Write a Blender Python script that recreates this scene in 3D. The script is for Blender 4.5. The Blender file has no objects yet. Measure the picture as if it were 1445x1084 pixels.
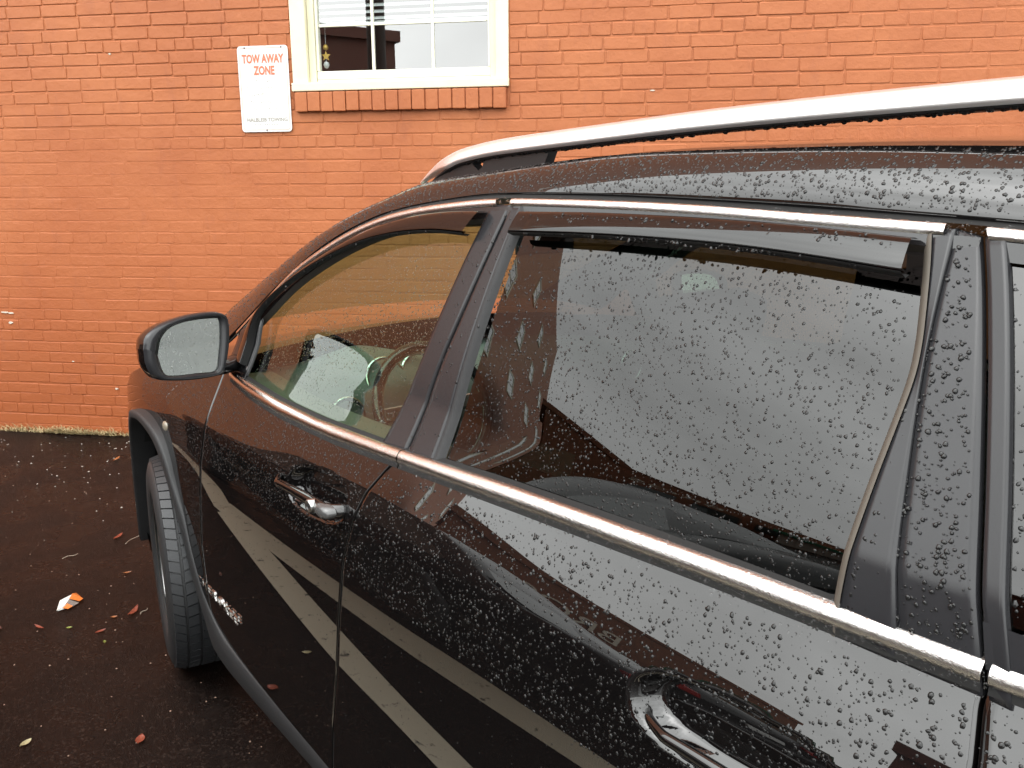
import bpy, math, random
import numpy as np
from mathutils import Matrix, Vector

rng = np.random.default_rng(11)
random.seed(5)
SC = bpy.context.scene
COL = SC.collection
R = math.radians

# ------------------------------------------------------------------ camera
# world axes: x = towards the nose of the SUV, y = towards its left side, z up
CAM = np.array([-2.70, 1.675, 1.57])
HEAD, PITCH, ROLL, FPX = R(39.0), R(12.5), R(-0.25), 1200.0
_Fh = np.array([math.cos(HEAD), -math.sin(HEAD), 0]); _Rr = np.array([-math.sin(HEAD), -math.cos(HEAD), 0]); _U = np.array([0, 0, 1.0])
CF = _Fh * math.cos(PITCH) - _U * math.sin(PITCH); _up = _U * math.cos(PITCH) + _Fh * math.sin(PITCH)
CR = _Rr * math.cos(ROLL) + _up * math.sin(ROLL); CU = _up * math.cos(ROLL) - _Rr * math.sin(ROLL)
cd = bpy.data.cameras.new('camera'); cam = bpy.data.objects.new('camera', cd); COL.objects.link(cam)
mw = Matrix.Identity(4)
for i in range(3):
    mw[i][0], mw[i][1], mw[i][2], mw[i][3] = CR[i], CU[i], -CF[i], CAM[i]
cam.matrix_world = mw
cd.sensor_width = 36.0; cd.lens = 36.0 * FPX / 1445.0
cd.clip_start = 0.02; cd.clip_end = 600
SC.camera = cam

# ------------------------------------------------------------------ sky, sun, exposure (overcast, after rain)
SUN_EL, SUN_AZ = R(55), R(75)          # azimuth counted from +x towards +y
wd = bpy.data.worlds.new('World'); SC.world = wd; wd.use_nodes = True
nt = wd.node_tree; nt.nodes.clear()
wo = nt.nodes.new('ShaderNodeOutputWorld'); bg = nt.nodes.new('ShaderNodeBackground')
sky = nt.nodes.new('ShaderNodeTexSky'); sky.sky_type = 'NISHITA'; sky.sun_disc = False
sky.sun_elevation = SUN_EL; sky.sun_rotation = R(90) - SUN_AZ; sky.air_density = 1.0; sky.dust_density = 4.0; sky.ozone_density = 1.0
hs = nt.nodes.new('ShaderNodeHueSaturation'); hs.inputs['Saturation'].default_value = 0.10
tc = nt.nodes.new('ShaderNodeTexCoord'); mp = nt.nodes.new('ShaderNodeMapping'); mp.inputs['Scale'].default_value = (1, 1, 2.2)
nz = nt.nodes.new('ShaderNodeTexNoise'); nz.inputs['Scale'].default_value = 2.6; nz.inputs['Detail'].default_value = 5
cr = nt.nodes.new('ShaderNodeMapRange'); cr.inputs['From Min'].default_value = .25; cr.inputs['From Max'].default_value = .75
cr.inputs['To Min'].default_value = .72; cr.inputs['To Max'].default_value = 1.25
mx = nt.nodes.new('ShaderNodeMix'); mx.data_type = 'RGBA'; mx.blend_type = 'MULTIPLY'; mx.inputs[0].default_value = 1.0
L = nt.links.new
L(sky.outputs[0], hs.inputs['Color']); L(tc.outputs['Generated'], mp.inputs[0]); L(mp.outputs[0], nz.inputs[0]); L(nz.outputs[0], cr.inputs[0])
# cloud deck: the usual overcast gradient, horizon about half as bright as overhead
sz = nt.nodes.new('ShaderNodeSeparateXYZ'); cz = nt.nodes.new('ShaderNodeMapRange'); cz.inputs['From Min'].default_value = 0; cz.inputs['From Max'].default_value = 1
cz.inputs['To Min'].default_value = 5.5; cz.inputs['To Max'].default_value = 8.8
cc = nt.nodes.new('ShaderNodeMix'); cc.data_type = 'RGBA'; cc.blend_type = 'MULTIPLY'; cc.inputs[0].default_value = 1.0; cc.inputs[6].default_value = (.965, 1.0, .99, 1)
cm = nt.nodes.new('ShaderNodeMix'); cm.data_type = 'RGBA'; cm.inputs[0].default_value = .78
L(tc.outputs['Generated'], sz.inputs[0]); L(sz.outputs[2], cz.inputs[0]); L(cz.outputs[0], cc.inputs[7])
L(hs.outputs[0], cm.inputs[6]); L(cc.outputs[2], cm.inputs[7]); L(cm.outputs[2], mx.inputs[6])
L(cr.outputs[0], mx.inputs[7]); L(mx.outputs[2], bg.inputs[0]); L(bg.outputs[0], wo.inputs[0])
bg.inputs['Strength'].default_value = 0.15
sl = bpy.data.lights.new('sun', 'SUN'); sl.energy = 0.5; sl.angle = R(170); sl.color = (1.0, .96, .9)
so = bpy.data.objects.new('sun', sl); COL.objects.link(so)
so.rotation_euler = Vector((-math.cos(SUN_AZ) * math.cos(SUN_EL), -math.sin(SUN_AZ) * math.cos(SUN_EL), -math.sin(SUN_EL))).to_track_quat('-Z', 'Y').to_euler()
vs = SC.view_settings; vs.view_transform = 'Standard'; vs.look = 'None'; vs.exposure = 1.88; vs.gamma = 1.0; vs.use_curve_mapping = False
SC.render.engine = 'CYCLES'
cy = SC.cycles; cy.max_bounces = 9; cy.diffuse_bounces = 3; cy.glossy_bounces = 6; cy.transmission_bounces = 8; cy.transparent_max_bounces = 14
cy.caustics_reflective = False; cy.caustics_refractive = False; cy.use_denoising = True
cy.sample_clamp_indirect = 8.0; cy.blur_glossy = 0.0

# ------------------------------------------------------------------ helpers
def tag(o, label=None, cat=None, group=None, kind=None):
    if label: o['label'] = label
    if cat: o['category'] = cat
    if group: o['group'] = group
    if kind: o['kind'] = kind
    return o

def empty(name, loc=(0, 0, 0), rz=0.0, label=None, cat=None, group=None, kind=None):
    o = bpy.data.objects.new(name, None); COL.objects.link(o); o.location = loc; o.rotation_euler = (0, 0, rz)
    o.empty_display_size = .1
    return tag(o, label, cat, group, kind)

def mesh(name, V, F, smooth=False):
    me = bpy.data.meshes.new(name); me.from_pydata([tuple(map(float, v)) for v in V], [], [tuple(int(i) for i in f) for f in F]); me.update()
    if smooth: me.polygons.foreach_set('use_smooth', [True] * len(me.polygons))
    return me

def obj(name, V, F, mat, parent=None, smooth=False):
    me = mesh(name, V, F, smooth); me.materials.append(mat)
    o = bpy.data.objects.new(name, me); COL.objects.link(o)
    if parent: o.parent = parent
    return o

def link_mesh(name, me, parent=None):
    o = bpy.data.objects.new(name, me); COL.objects.link(o); o.parent = parent
    return o

def fast_mesh(name, V, Q, mat, smooth=True):
    """V (n,3) array, Q (m,k) index array, all faces with k corners"""
    me = bpy.data.meshes.new(name); V = np.asarray(V, np.float32); Q = np.asarray(Q, np.int32); m, k = Q.shape
    me.vertices.add(len(V)); me.vertices.foreach_set('co', V.ravel())
    me.loops.add(m * k); me.loops.foreach_set('vertex_index', Q.ravel())
    me.polygons.add(m); me.polygons.foreach_set('loop_start', np.arange(0, m * k, k, dtype=np.int32))
    me.polygons.foreach_set('use_smooth', np.full(m, smooth, dtype=bool))
    me.update(calc_edges=True); me.validate(); me.materials.append(mat)
    return me

def grid(name, P, mat, parent=None, smooth=True, flip=False):
    P = np.asarray(P, float); nu, nv = P.shape[:2]
    i, j = np.meshgrid(np.arange(nu - 1), np.arange(nv - 1), indexing='ij'); a = (i * nv + j).ravel()
    Q = np.stack([a, a + nv, a + nv + 1, a + 1], 1)
    if flip: Q = Q[:, ::-1]
    return link_mesh(name, fast_mesh(name, P.reshape(-1, 3), Q, mat, smooth), parent)

def boxVF(x0, x1, y0, y1, z0, z1, b=0.0):
    """box with optional chamfer b (24 faces)"""
    if b <= 0:
        V = [(x, y, z) for x in (x0, x1) for y in (y0, y1) for z in (z0, z1)]
        return V, [(0, 1, 3, 2), (4, 6, 7, 5), (0, 4, 5, 1), (2, 3, 7, 6), (0, 2, 6, 4), (1, 5, 7, 3)]
    import bmesh
    bm = bmesh.new(); v, f = boxVF(x0, x1, y0, y1, z0, z1)
    vs_ = [bm.verts.new(q) for q in v]
    for q in f: bm.faces.new([vs_[k] for k in q])
    bmesh.ops.bevel(bm, geom=list(bm.edges), offset=b, segments=2, affect='EDGES', profile=.6)
    bm.verts.index_update()
    V = [tuple(q.co) for q in bm.verts]; F = [tuple(q.index for q in fc.verts) for fc in bm.faces]; bm.free()
    return V, F

def box(name, x0, x1, y0, y1, z0, z1, mat, parent=None, b=0.0, smooth=False):
    V, F = boxVF(x0, x1, y0, y1, z0, z1, b)
    return obj(name, V, F, mat, parent, smooth)

def join(*vf):
    V, F = [], []
    for v, f in vf:
        n = len(V); V += list(v); F += [tuple(i + n for i in q) for q in f]
    return V, F

def prismVF(pts, y0, y1, fn=lambda a, b, c: (a, c, b)):
    """closed 2D outline pts extruded from y0 to y1; fn places (a, b, y)"""
    n = len(pts); V = [fn(a, b, y0) for a, b in pts] + [fn(a, b, y1) for a, b in pts]
    F = [tuple(range(n))[::-1], tuple(range(n, 2 * n))] + [(i, (i + 1) % n, n + (i + 1) % n, n + i) for i in range(n)]
    return V, F

def catmull(pts, n):
    P = np.asarray(pts, float); P = np.vstack([2 * P[0] - P[1], P, 2 * P[-1] - P[-2]]); m = len(P) - 3
    d = np.linalg.norm(np.diff(P[1:-1], axis=0), axis=1); c = np.concatenate([[0], np.cumsum(d)]); s = np.linspace(0, c[-1], n); out = []
    for q in s:
        i = min(int(np.searchsorted(c, q, 'right') - 1), m - 1); t = (q - c[i]) / max(d[i], 1e-9); p0, p1, p2, p3 = P[i:i + 4]
        out.append(.5 * (2 * p1 + (p2 - p0) * t + (2 * p0 - 5 * p1 + 4 * p2 - p3) * t * t + (3 * p1 - p0 - 3 * p2 + p3) * t ** 3))
    return np.array(out)

def sweep(name, path, N, prof, mat, parent=None, closed=True, scale=None, smooth=True, caps=True):
    """sweep profile [(out, up)] along path; N = out vectors"""
    P = np.asarray(path, float); N = np.asarray(N, float); T = np.gradient(P, axis=0); T /= np.linalg.norm(T, axis=1)[:, None]
    N = N - (N * T).sum(1)[:, None] * T; N /= np.linalg.norm(N, axis=1)[:, None]; B = np.cross(T, N); B *= np.where(B[:, 2:3] < 0, -1, 1)
    prof = np.asarray(prof, float); k = len(prof); sc = np.ones(len(P)) if scale is None else np.asarray(scale, float)
    V = P[:, None, :] + N[:, None, :] * (prof[None, :, 0:1] * sc[:, None, None]) + B[:, None, :] * (prof[None, :, 1:2] * sc[:, None, None])
    n = len(P); F = []
    kk = k if closed else k - 1
    for i in range(n - 1):
        for j in range(kk):
            F.append((i * k + j, (i + 1) * k + j, (i + 1) * k + (j + 1) % k, i * k + (j + 1) % k))
    if caps and closed: F += [tuple(range(k)), tuple(range((n - 1) * k, n * k))[::-1]]
    return obj(name, V.reshape(-1, 3), F, mat, parent, smooth)

def lathe(prof, seg, axis='y'):
    """prof [(r, a)] revolved about the axis; returns V, F"""
    V, F = [], []; k = len(prof)
    for i in range(seg):
        t = 2 * math.pi * i / seg; c, s = math.cos(t), math.sin(t)
        for r, a in prof: V.append((r * c, a, r * s) if axis == 'y' else (r * c, r * s, a))
    for i in range(seg):
        for j in range(k - 1):
            F.append((i * k + j, i * k + j + 1, ((i + 1) % seg) * k + j + 1, ((i + 1) % seg) * k + j))
    return V, F

def inpoly(x, z, poly):
    x = np.asarray(x); z = np.asarray(z); c = np.zeros(x.shape, bool); n = len(poly)
    for i in range(n):
        x0, z0 = poly[i]; x1, z1 = poly[(i + 1) % n]
        if z0 == z1: continue
        k = ((z0 > z) != (z1 > z)) & (x < (x1 - x0) * (z - z0) / (z1 - z0) + x0); c ^= k
    return c

# ------------------------------------------------------------------ materials
def mat(name, base, rough=.5, metal=0.0, ior=1.5, coat=0.0, bump=None, vary=None, trans=0.0, spec=.5, rvary=None):
    m = bpy.data.materials.new(name); m.use_nodes = True; t = m.node_tree; p = t.nodes['Principled BSDF']
    p.inputs['Base Color'].default_value = (*base, 1); p.inputs['Roughness'].default_value = rough; p.inputs['Metallic'].default_value = metal
    p.inputs['IOR'].default_value = ior; p.inputs['Coat Weight'].default_value = coat; p.inputs['Coat Roughness'].default_value = .02
    p.inputs['Transmission Weight'].default_value = trans; p.inputs['Specular IOR Level'].default_value = spec
    g = None
    if bump or vary or rvary: g = t.nodes.new('ShaderNodeNewGeometry')
    if vary:
        col2, scale, lo, hi = vary
        n = t.nodes.new('ShaderNodeTexNoise'); n.inputs['Scale'].default_value = scale; n.inputs['Detail'].default_value = 6; n.inputs['Roughness'].default_value = .65
        mr = t.nodes.new('ShaderNodeMapRange'); mr.inputs['From Min'].default_value = lo; mr.inputs['From Max'].default_value = hi
        x = t.nodes.new('ShaderNodeMix'); x.data_type = 'RGBA'; x.inputs[6].default_value = (*base, 1); x.inputs[7].default_value = (*col2, 1)
        t.links.new(g.outputs['Position'], n.inputs['Vector']); t.links.new(n.outputs[0], mr.inputs[0]); t.links.new(mr.outputs[0], x.inputs[0]); t.links.new(x.outputs[2], p.inputs['Base Color'])
    if rvary:
        r2, scale, lo, hi = rvary
        n = t.nodes.new('ShaderNodeTexNoise'); n.inputs['Scale'].default_value = scale; n.inputs['Detail'].default_value = 5
        mr = t.nodes.new('ShaderNodeMapRange'); mr.inputs['From Min'].default_value = lo; mr.inputs['From Max'].default_value = hi
        mr.inputs['To Min'].default_value = rough; mr.inputs['To Max'].default_value = r2
        t.links.new(g.outputs['Position'], n.inputs['Vector']); t.links.new(n.outputs[0], mr.inputs[0]); t.links.new(mr.outputs[0], p.inputs['Roughness'])
    if bump:
        prev = None
        for scale, dist in (bump if isinstance(bump, list) else [bump]):
            n = t.nodes.new('ShaderNodeTexNoise'); n.inputs['Scale'].default_value = scale; n.inputs['Detail'].default_value = 5; n.inputs['Roughness'].default_value = .6
            b = t.nodes.new('ShaderNodeBump'); b.inputs['Strength'].default_value = 1.0; b.inputs['Distance'].default_value = dist
            t.links.new(g.outputs['Position'], n.inputs['Vector']); t.links.new(n.outputs[0], b.inputs['Height'])
            if prev: t.links.new(prev.outputs[0], b.inputs['Normal'])
            prev = b
        t.links.new(prev.outputs[0], p.inputs['Normal'])
    return m

def glassmat(name, tint, r0=.05, power=4.6, rough=0.0):
    """thin sheet of glass: tinted see-through plus Fresnel reflection on both faces"""
    m = bpy.data.materials.new(name); m.use_nodes = True; t = m.node_tree; t.nodes.clear(); N = t.nodes.new; K = t.links.new
    o = N('ShaderNodeOutputMaterial'); x = N('ShaderNodeMixShader'); tr = N('ShaderNodeBsdfTransparent'); gl = N('ShaderNodeBsdfGlossy')
    tr.inputs[0].default_value = (*tint, 1); gl.inputs['Roughness'].default_value = rough; gl.inputs[0].default_value = (1, 1, 1, 1)
    g = N('ShaderNodeNewGeometry'); dp = N('ShaderNodeVectorMath'); dp.operation = 'DOT_PRODUCT'
    ab = N('ShaderNodeMath'); ab.operation = 'ABSOLUTE'; sb = N('ShaderNodeMath'); sb.operation = 'SUBTRACT'; sb.inputs[0].default_value = 1; sb.use_clamp = True
    pw = N('ShaderNodeMath'); pw.operation = 'POWER'; pw.inputs[1].default_value = power; ma = N('ShaderNodeMath'); ma.operation = 'MULTIPLY_ADD'
    ma.inputs[1].default_value = 1 - r0; ma.inputs[2].default_value = r0; ma.use_clamp = True
    K(g.outputs['Incoming'], dp.inputs[0]); K(g.outputs['Normal'], dp.inputs[1]); K(dp.outputs['Value'], ab.inputs[0]); K(ab.outputs[0], sb.inputs[1])
    K(sb.outputs[0], pw.inputs[0]); K(pw.outputs[0], ma.inputs[0]); K(ma.outputs[0], x.inputs[0]); K(tr.outputs[0], x.inputs[1]); K(gl.outputs[0], x.inputs[2]); K(x.outputs[0], o.inputs[0])
    return m

WALLC, WALLD = (.395, .123, .038), (.345, .098, .028)
m_brick = mat('orange_wall_paint', WALLC, .62, bump=[(420, .0008), (45, .0022), (14, .0035)], vary=(WALLD, 2.0, .36, .66))
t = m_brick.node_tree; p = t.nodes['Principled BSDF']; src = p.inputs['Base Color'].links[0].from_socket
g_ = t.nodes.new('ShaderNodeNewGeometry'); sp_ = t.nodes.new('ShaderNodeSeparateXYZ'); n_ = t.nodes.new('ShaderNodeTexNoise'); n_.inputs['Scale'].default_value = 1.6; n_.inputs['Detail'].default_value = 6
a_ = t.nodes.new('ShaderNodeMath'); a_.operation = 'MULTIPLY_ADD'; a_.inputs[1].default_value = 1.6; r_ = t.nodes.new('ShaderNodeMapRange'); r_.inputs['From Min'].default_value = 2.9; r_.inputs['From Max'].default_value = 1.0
x_ = t.nodes.new('ShaderNodeMix'); x_.data_type = 'RGBA'; x_.inputs[7].default_value = (.325, .082, .020, 1)  # deeper, darker orange towards the ground: the weaker light there put into the colour
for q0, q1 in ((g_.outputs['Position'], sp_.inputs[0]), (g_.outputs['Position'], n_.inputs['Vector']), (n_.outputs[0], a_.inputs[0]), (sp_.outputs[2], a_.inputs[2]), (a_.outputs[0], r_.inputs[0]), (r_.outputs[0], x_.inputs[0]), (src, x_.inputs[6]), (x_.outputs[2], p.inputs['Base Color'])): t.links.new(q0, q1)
src = p.inputs['Base Color'].links[0].from_socket
n_ = t.nodes.new('ShaderNodeTexNoise'); n_.inputs['Scale'].default_value = 6.0; n_.inputs['Detail'].default_value = 8; n_.inputs['Roughness'].default_value = .75
mp_ = t.nodes.new('ShaderNodeMapping'); mp_.inputs['Scale'].default_value = (1.6, 1.6, .5); r_ = t.nodes.new('ShaderNodeMapRange'); r_.inputs['From Min'].default_value = .54; r_.inputs['From Max'].default_value = .80; r_.inputs['To Max'].default_value = .55
x_ = t.nodes.new('ShaderNodeMix'); x_.data_type = 'RGBA'; x_.inputs[7].default_value = (.26, .075, .030, 1)
for q0, q1 in ((g_.outputs['Position'], mp_.inputs[0]), (mp_.outputs[0], n_.inputs['Vector']), (n_.outputs[0], r_.inputs[0]), (r_.outputs[0], x_.inputs[0]), (src, x_.inputs[6]), (x_.outputs[2], p.inputs['Base Color'])): t.links.new(q0, q1)
m_mortar = mat('painted_mortar', (.36, .104, .038), .7, bump=[(240, .003), (50, .003)], vary=((.31, .085, .03), 9, .4, .7))
m_cream = mat('cream_window_paint', (.68, .64, .47), .42, bump=(30, .0006), vary=((.66, .61, .42), 7, .45, .75))
m_white = mat('white_sash', (.74, .72, .58), .35)
m_pane = glassmat('window_pane', (.78, .82, .82), .23)
m_dark = mat('dark_interior', (.012, .012, .012), .8)
m_blind = mat('blind_slat', (.82, .84, .82), .5)
m_room = mat('room_dim_wall', (.16, .15, .14), .9)
m_paint = mat('black_car_paint', (.0035, .003, .003), .008, ior=1.70)
m_trim = mat('gloss_black_trim', (.010, .010, .011), .10, ior=1.55)
m_appl = mat('satin_black_applique', (.020, .020, .022), .20, ior=1.42, bump=(700, .00008))
m_clad = mat('grey_plastic_cladding', (.011, .011, .012), .58, bump=(900, .0004))
m_rub = mat('seal_rubber', (.030, .026, .022), .55)
m_gap = mat('gap_black', (.002, .002, .002), .8)
m_chrome = mat('chrome', (.88, .87, .85), .13, 1.0, bump=[(260, .0007), (700, .0003)])
m_silver = mat('satin_silver_rail', (.93, .93, .93), .38, 1.0)
m_rail_under = mat('black_rail_bracket', (.015, .015, .016), .35)
m_glassf = glassmat('front_door_glass', (.72, .86, .70), .080)
m_glassr = glassmat('privacy_glass', (.050, .064, .055), .053)
m_wind = glassmat('windscreen_glass', (.66, .90, .78), .05)
m_visor = glassmat('smoked_acrylic', (.05, .042, .04), .055)
m_mirror = mat('mirror_silver', (.82, .86, .83), .0, 1.0)
m_tyre = mat('tyre_rubber', (.016, .016, .017), .55, bump=(300, .0006))
m_tread = mat('tyre_tread_rubber', (.017, .018, .020), .50, bump=(300, .0006))
m_rim = mat('alloy_wheel', (.45, .45, .44), .28, 1.0)
m_water = mat('rain_water', (1, 1, 1), 0.0, ior=1.33, trans=1.0)
m_bead = mat('rain_bead_on_dark', (.010, .010, .010), .02, ior=1.40)
m_dash = mat('dashboard_grey', (.075, .085, .078), .5, bump=(400, .0006))
m_seat = mat('seat_cloth', (.05, .047, .042), .85)
m_bezel = mat('silver_interior_bezel', (.55, .6, .58), .25, 1.0)
m_hdl = mat('headliner', (.42, .40, .36), .9)
m_asph = mat('wet_asphalt', (.0062, .0030, .0020), .40, bump=[(260, .006), (40, .004)], vary=((.0046, .0024, .0017), 2.2, .4, .65), rvary=(.20, 3.0, .40, .62), spec=.125)
t = m_asph.node_tree; p = t.nodes['Principled BSDF']; src = p.inputs['Base Color'].links[0].from_socket
g_ = t.nodes.new('ShaderNodeNewGeometry'); v_ = t.nodes.new('ShaderNodeTexVoronoi'); v_.inputs['Scale'].default_value = 170; r_ = t.nodes.new('ShaderNodeMapRange'); r_.inputs['From Min'].default_value = .80; r_.inputs['From Max'].default_value = 1.0; r_.inputs['To Max'].default_value = .8
s_ = t.nodes.new('ShaderNodeSeparateColor'); x_ = t.nodes.new('ShaderNodeMix'); x_.data_type = 'RGBA'; x_.inputs[7].default_value = (.034, .022, .017, 1)
for q0, q1 in ((g_.outputs['Position'], v_.inputs['Vector']), (v_.outputs['Color'], s_.inputs[0]), (s_.outputs[0], r_.inputs[0]), (r_.outputs[0], x_.inputs[0]), (src, x_.inputs[6]), (x_.outputs[2], p.inputs['Base Color'])): t.links.new(q0, q1)
m_line = mat('worn_parking_paint', (.46, .41, .31), .55, bump=(200, .002), vary=((.03, .028, .022), 16, .60, .68))

# ------------------------------------------------------------------ the setting: ground and parking lines
def sheet(name, pts, z, m, parent=None):
    return obj(name, [(x, y, z) for x, y in pts], [tuple(range(len(pts)))], m, parent)
ground = sheet('ground', [(-150, -150), (150, -150), (150, 150), (-150, 150)], 0.0, m_asph); tag(ground, 'wet dark asphalt of the parking lot', kind='structure')
def stripe(p0, p1, w, z=.004):
    p0, p1 = np.array(p0), np.array(p1); d = (p1 - p0) / np.linalg.norm(p1 - p0); s = np.array([-d[1], d[0]]) * w / 2
    return sheet('parking_line', [p0 - s, p1 - s, p1 + s, p0 + s], z, m_line, ground)
stripe((1.75, 1.69), (-2.6, 1.98), .115); stripe((1.62, 1.675), (-2.6, 1.36), .115, .005)
stripe((1.7, 1.68), (3.6, 1.95), .10, .006)
stripe((1.6, -1.45), (-3.2, -1.45), .10); stripe((4.0, 4.05), (-.4, 4.15), .10)
# ------------------------------------------------------------------ the brick building
TH = R(41.5); WB = np.array([3.714, .635, 0.0])          # wall line; local x runs to the right along it, local y into it
BLD = empty('brick_building', tuple(WB), TH - math.pi, 'tall orange painted brick building behind the car', 'building')
XL, XR, ZT = -3.2, 8.2, 3.1                               # stretch of wall laid brick by brick
WX0, WX1, WZ0, WZ1 = 1.968, 3.263, 2.176, 3.62            # window opening
LC, RC, HT = -70.0, 22.0, 23.0
def wallface(name, rects, y, m):
    V, F = [], []
    for x0, x1, z0, z1 in rects:
        n = len(V); V += [(x0, y, z0), (x1, y, z0), (x1, y, z1), (x0, y, z1)]; F.append((n, n + 1, n + 2, n + 3))
    return obj(name, V, F, m, BLD)
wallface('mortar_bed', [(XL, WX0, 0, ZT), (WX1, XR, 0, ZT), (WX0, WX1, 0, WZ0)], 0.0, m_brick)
# far stretch of the wall: too far or outside the picture to tell single bricks
mf = bpy.data.materials.new('far_orange_brickwork'); mf.use_nodes = True; t = mf.node_tree; p = t.nodes['Principled BSDF']; p.inputs['Roughness'].default_value = .65
tcn = t.nodes.new('ShaderNodeTexCoord'); sx = t.nodes.new('ShaderNodeSeparateXYZ'); cx = t.nodes.new('ShaderNodeCombineXYZ'); bk = t.nodes.new('ShaderNodeTexBrick')
bk.inputs['Scale'].default_value = 1; bk.inputs['Brick Width'].default_value = .237; bk.inputs['Row Height'].default_value = .0719; bk.inputs['Mortar Size'].default_value = .006
bk.inputs['Color1'].default_value = (*WALLC, 1); bk.inputs['Color2'].default_value = (*WALLD, 1); bk.inputs['Mortar'].default_value = (.30, .085, .026, 1)
for a, b in ((tcn.outputs['Object'], sx.inputs[0]), (sx.outputs[0], cx.inputs[0]), (sx.outputs[2], cx.inputs[1]), (cx.outputs[0], bk.inputs[0]), (bk.outputs[0], p.inputs['Base Color'])): t.links.new(a, b)
wallface('upper_wall', [(LC, XL, 0, HT), (XR, RC, 0, HT), (XL, WX0, ZT, HT), (WX1, XR, ZT, HT), (WX0, WX1, WZ1, HT)], -.003, mf)
obj('side_wall', [(LC, -.003, 0), (LC, 14, 0), (LC, 14, HT), (LC, -.003, HT)], [(0, 1, 2, 3)], mf, BLD)
obj('flat_roof', [(LC, -.003, HT), (RC, -.003, HT), (RC, 14, HT), (LC, 14, HT)], [(0, 1, 2, 3)], m_room, BLD)

# --- bricks: painted, soft edged, some joints filled by the paint
def brickVF(Lx, H, r):
    """front of one brick, unit depth: back ring y=0.012, bevel ring, front ring at y=-0.008"""
    c = .004; hx, hz = Lx / 2, H / 2
    def ring(inset, y, j):
        a, b = hx - inset, hz - inset; k = c + inset * .6
        q = [(-a + k, -b), (a - k, -b), (a, -b + k), (a, b - k), (a - k, b), (-a + k, b), (-a, b - k), (-a, -b + k)]
        return [(x + r.uniform(-j, j), y + r.uniform(-j, j) * .35, z + r.uniform(-j, j)) for x, z in q]
    V = ring(-.0005, .012, 0) + ring(.0002, -.0036, .0015) + ring(.0030, -.0058, .0014)
    F = []
    for k in (0, 8):
        for i in range(8): F.append((k + i, k + (i + 1) % 8, k + 8 + (i + 1) % 8, k + 8 + i))
    F.append(tuple(range(16, 24)))
    return V, F
MODX, MODZ, Z0 = .2372, .0719, -.0155
VAR = {k: [brickVF(Lx, .0662, random) for _ in range(14)] for k, Lx in (('s', .2295), ('h', .1115))}
VME = {}
for k in VAR:
    VME[k] = []
    for v, f in VAR[k]:
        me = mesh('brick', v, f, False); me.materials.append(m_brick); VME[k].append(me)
def nz2(x, z, s=0):
    return math.sin(x * 1.7 + 2.1 * z + s) * .5 + math.sin(x * .83 - 1.9 * z + 1.3 + s) * .5 + math.sin(3.3 * x + 4.1 * z + s * 2) * .3
HID = [(-9, -.2), (.62, -.2), (.64, .27), (.83, .47), (.85, .66), (1.03, .78), (1.42, .83), (1.98, 1.26), (2.43, 1.565), (2.74, 1.68), (3.02, 1.84), (3.43, 1.91), (4.38, 2.035), (6.0, 2.155), (9, 2.3), (9, -1), (-9, -1)]
GAPP = [(3.52, 1.755), (4.77, 1.815), (6.0, 1.855), (6.0, 2.0), (4.39, 1.92), (3.53, 1.815)]
wc = np.array([4.115, -5.029, 1.57])                     # camera in wall coordinates
inst = []
nrow = int((ZT - Z0) / MODZ)
for i in range(nrow):
    zc = Z0 + (i + .5) * MODZ
    hdr = i % 8 == 2; step = MODX / 2 if hdr else MODX; ofs = (MODX / 4 if hdr else (0 if i % 2 else MODX / 2)) + random.uniform(-.02, .02)
    x = XL + ofs - step; seq = []
    while x < XR:
        kind = 'h' if hdr else 's'; w = step
        if not hdr and random.random() < .03: kind = 'h'; w = MODX / 2
        seq.append((x + w / 2, kind, w)); x += w
    for xc, kind, w in seq:
        a, b = xc - w / 2, xc + w / 2
        if a < XL - .13 or b > XR + .13: continue
        sx_, dx = 1.0, 0.0
        if zc > WZ0 - .13:                                # cut against the window and its rowlock
            if a >= WX0 - .012 and b <= WX1 + .012: continue
            if zc + .03 > WZ0 - .125 and a < WX0 - .004 < b: na, nb = a, WX0 - .004
            elif zc + .03 > WZ0 - .125 and a < WX1 + .004 < b: na, nb = WX1 + .004, b
            else: na, nb = a, b
            if nb - na < .03: continue
            sx_ = (nb - na) / w; dx = (na + nb) / 2 - xc
        if zc < .02: continue
        sm = nz2(xc, zc)
        right = max(0, min(1, (xc - 4.7) / .6)); low = max(0, min(1, (2.15 - zc) / .35)); 
        crisp = max(0.02, min(1.0, .92 + .28 * sm - .80 * right - .74 * low))
        if kind == 'h': crisp = min(1, crisp + .1)
        inst.append((xc + dx, zc + random.gauss(0, .0011) + .0022 * nz2(xc * .6, i * 1.7, i), kind, random.randrange(14), sx_ * random.uniform(.98, 1.012) * (1.026 if crisp < .45 and random.random() < .8 else 1), crisp + random.uniform(-.12, .1), random.gauss(0, .005), random.uniform(.955, 1.018)))
vis = []
for k, (x, z, kind, v, s, c, tl, sz) in enumerate(inst):
    hidden = bool(inpoly([x], [z], HID)[0]) and not bool(inpoly([x], [z], GAPP)[0])
    if 1.62 < x < 1.96 and 1.94 < z < 2.45: hidden = True
    w = np.array([x, 0, z]) - wc; dpt = w[1] * .97 - (w[2]) * .2
    inview = -.38 + (x * 0) < x + (z - .1) * 0 and z < 2.72 and x < 6.2 and x > -.33 + z * .14
    if inview and not hidden: vis.append((dpt + abs(w[0]) * .05 - (.0 if kind == 's' else -2.5), k))
vis.sort(); top = {k for _, k in vis[:300]}
SV, SF = [], []
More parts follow.
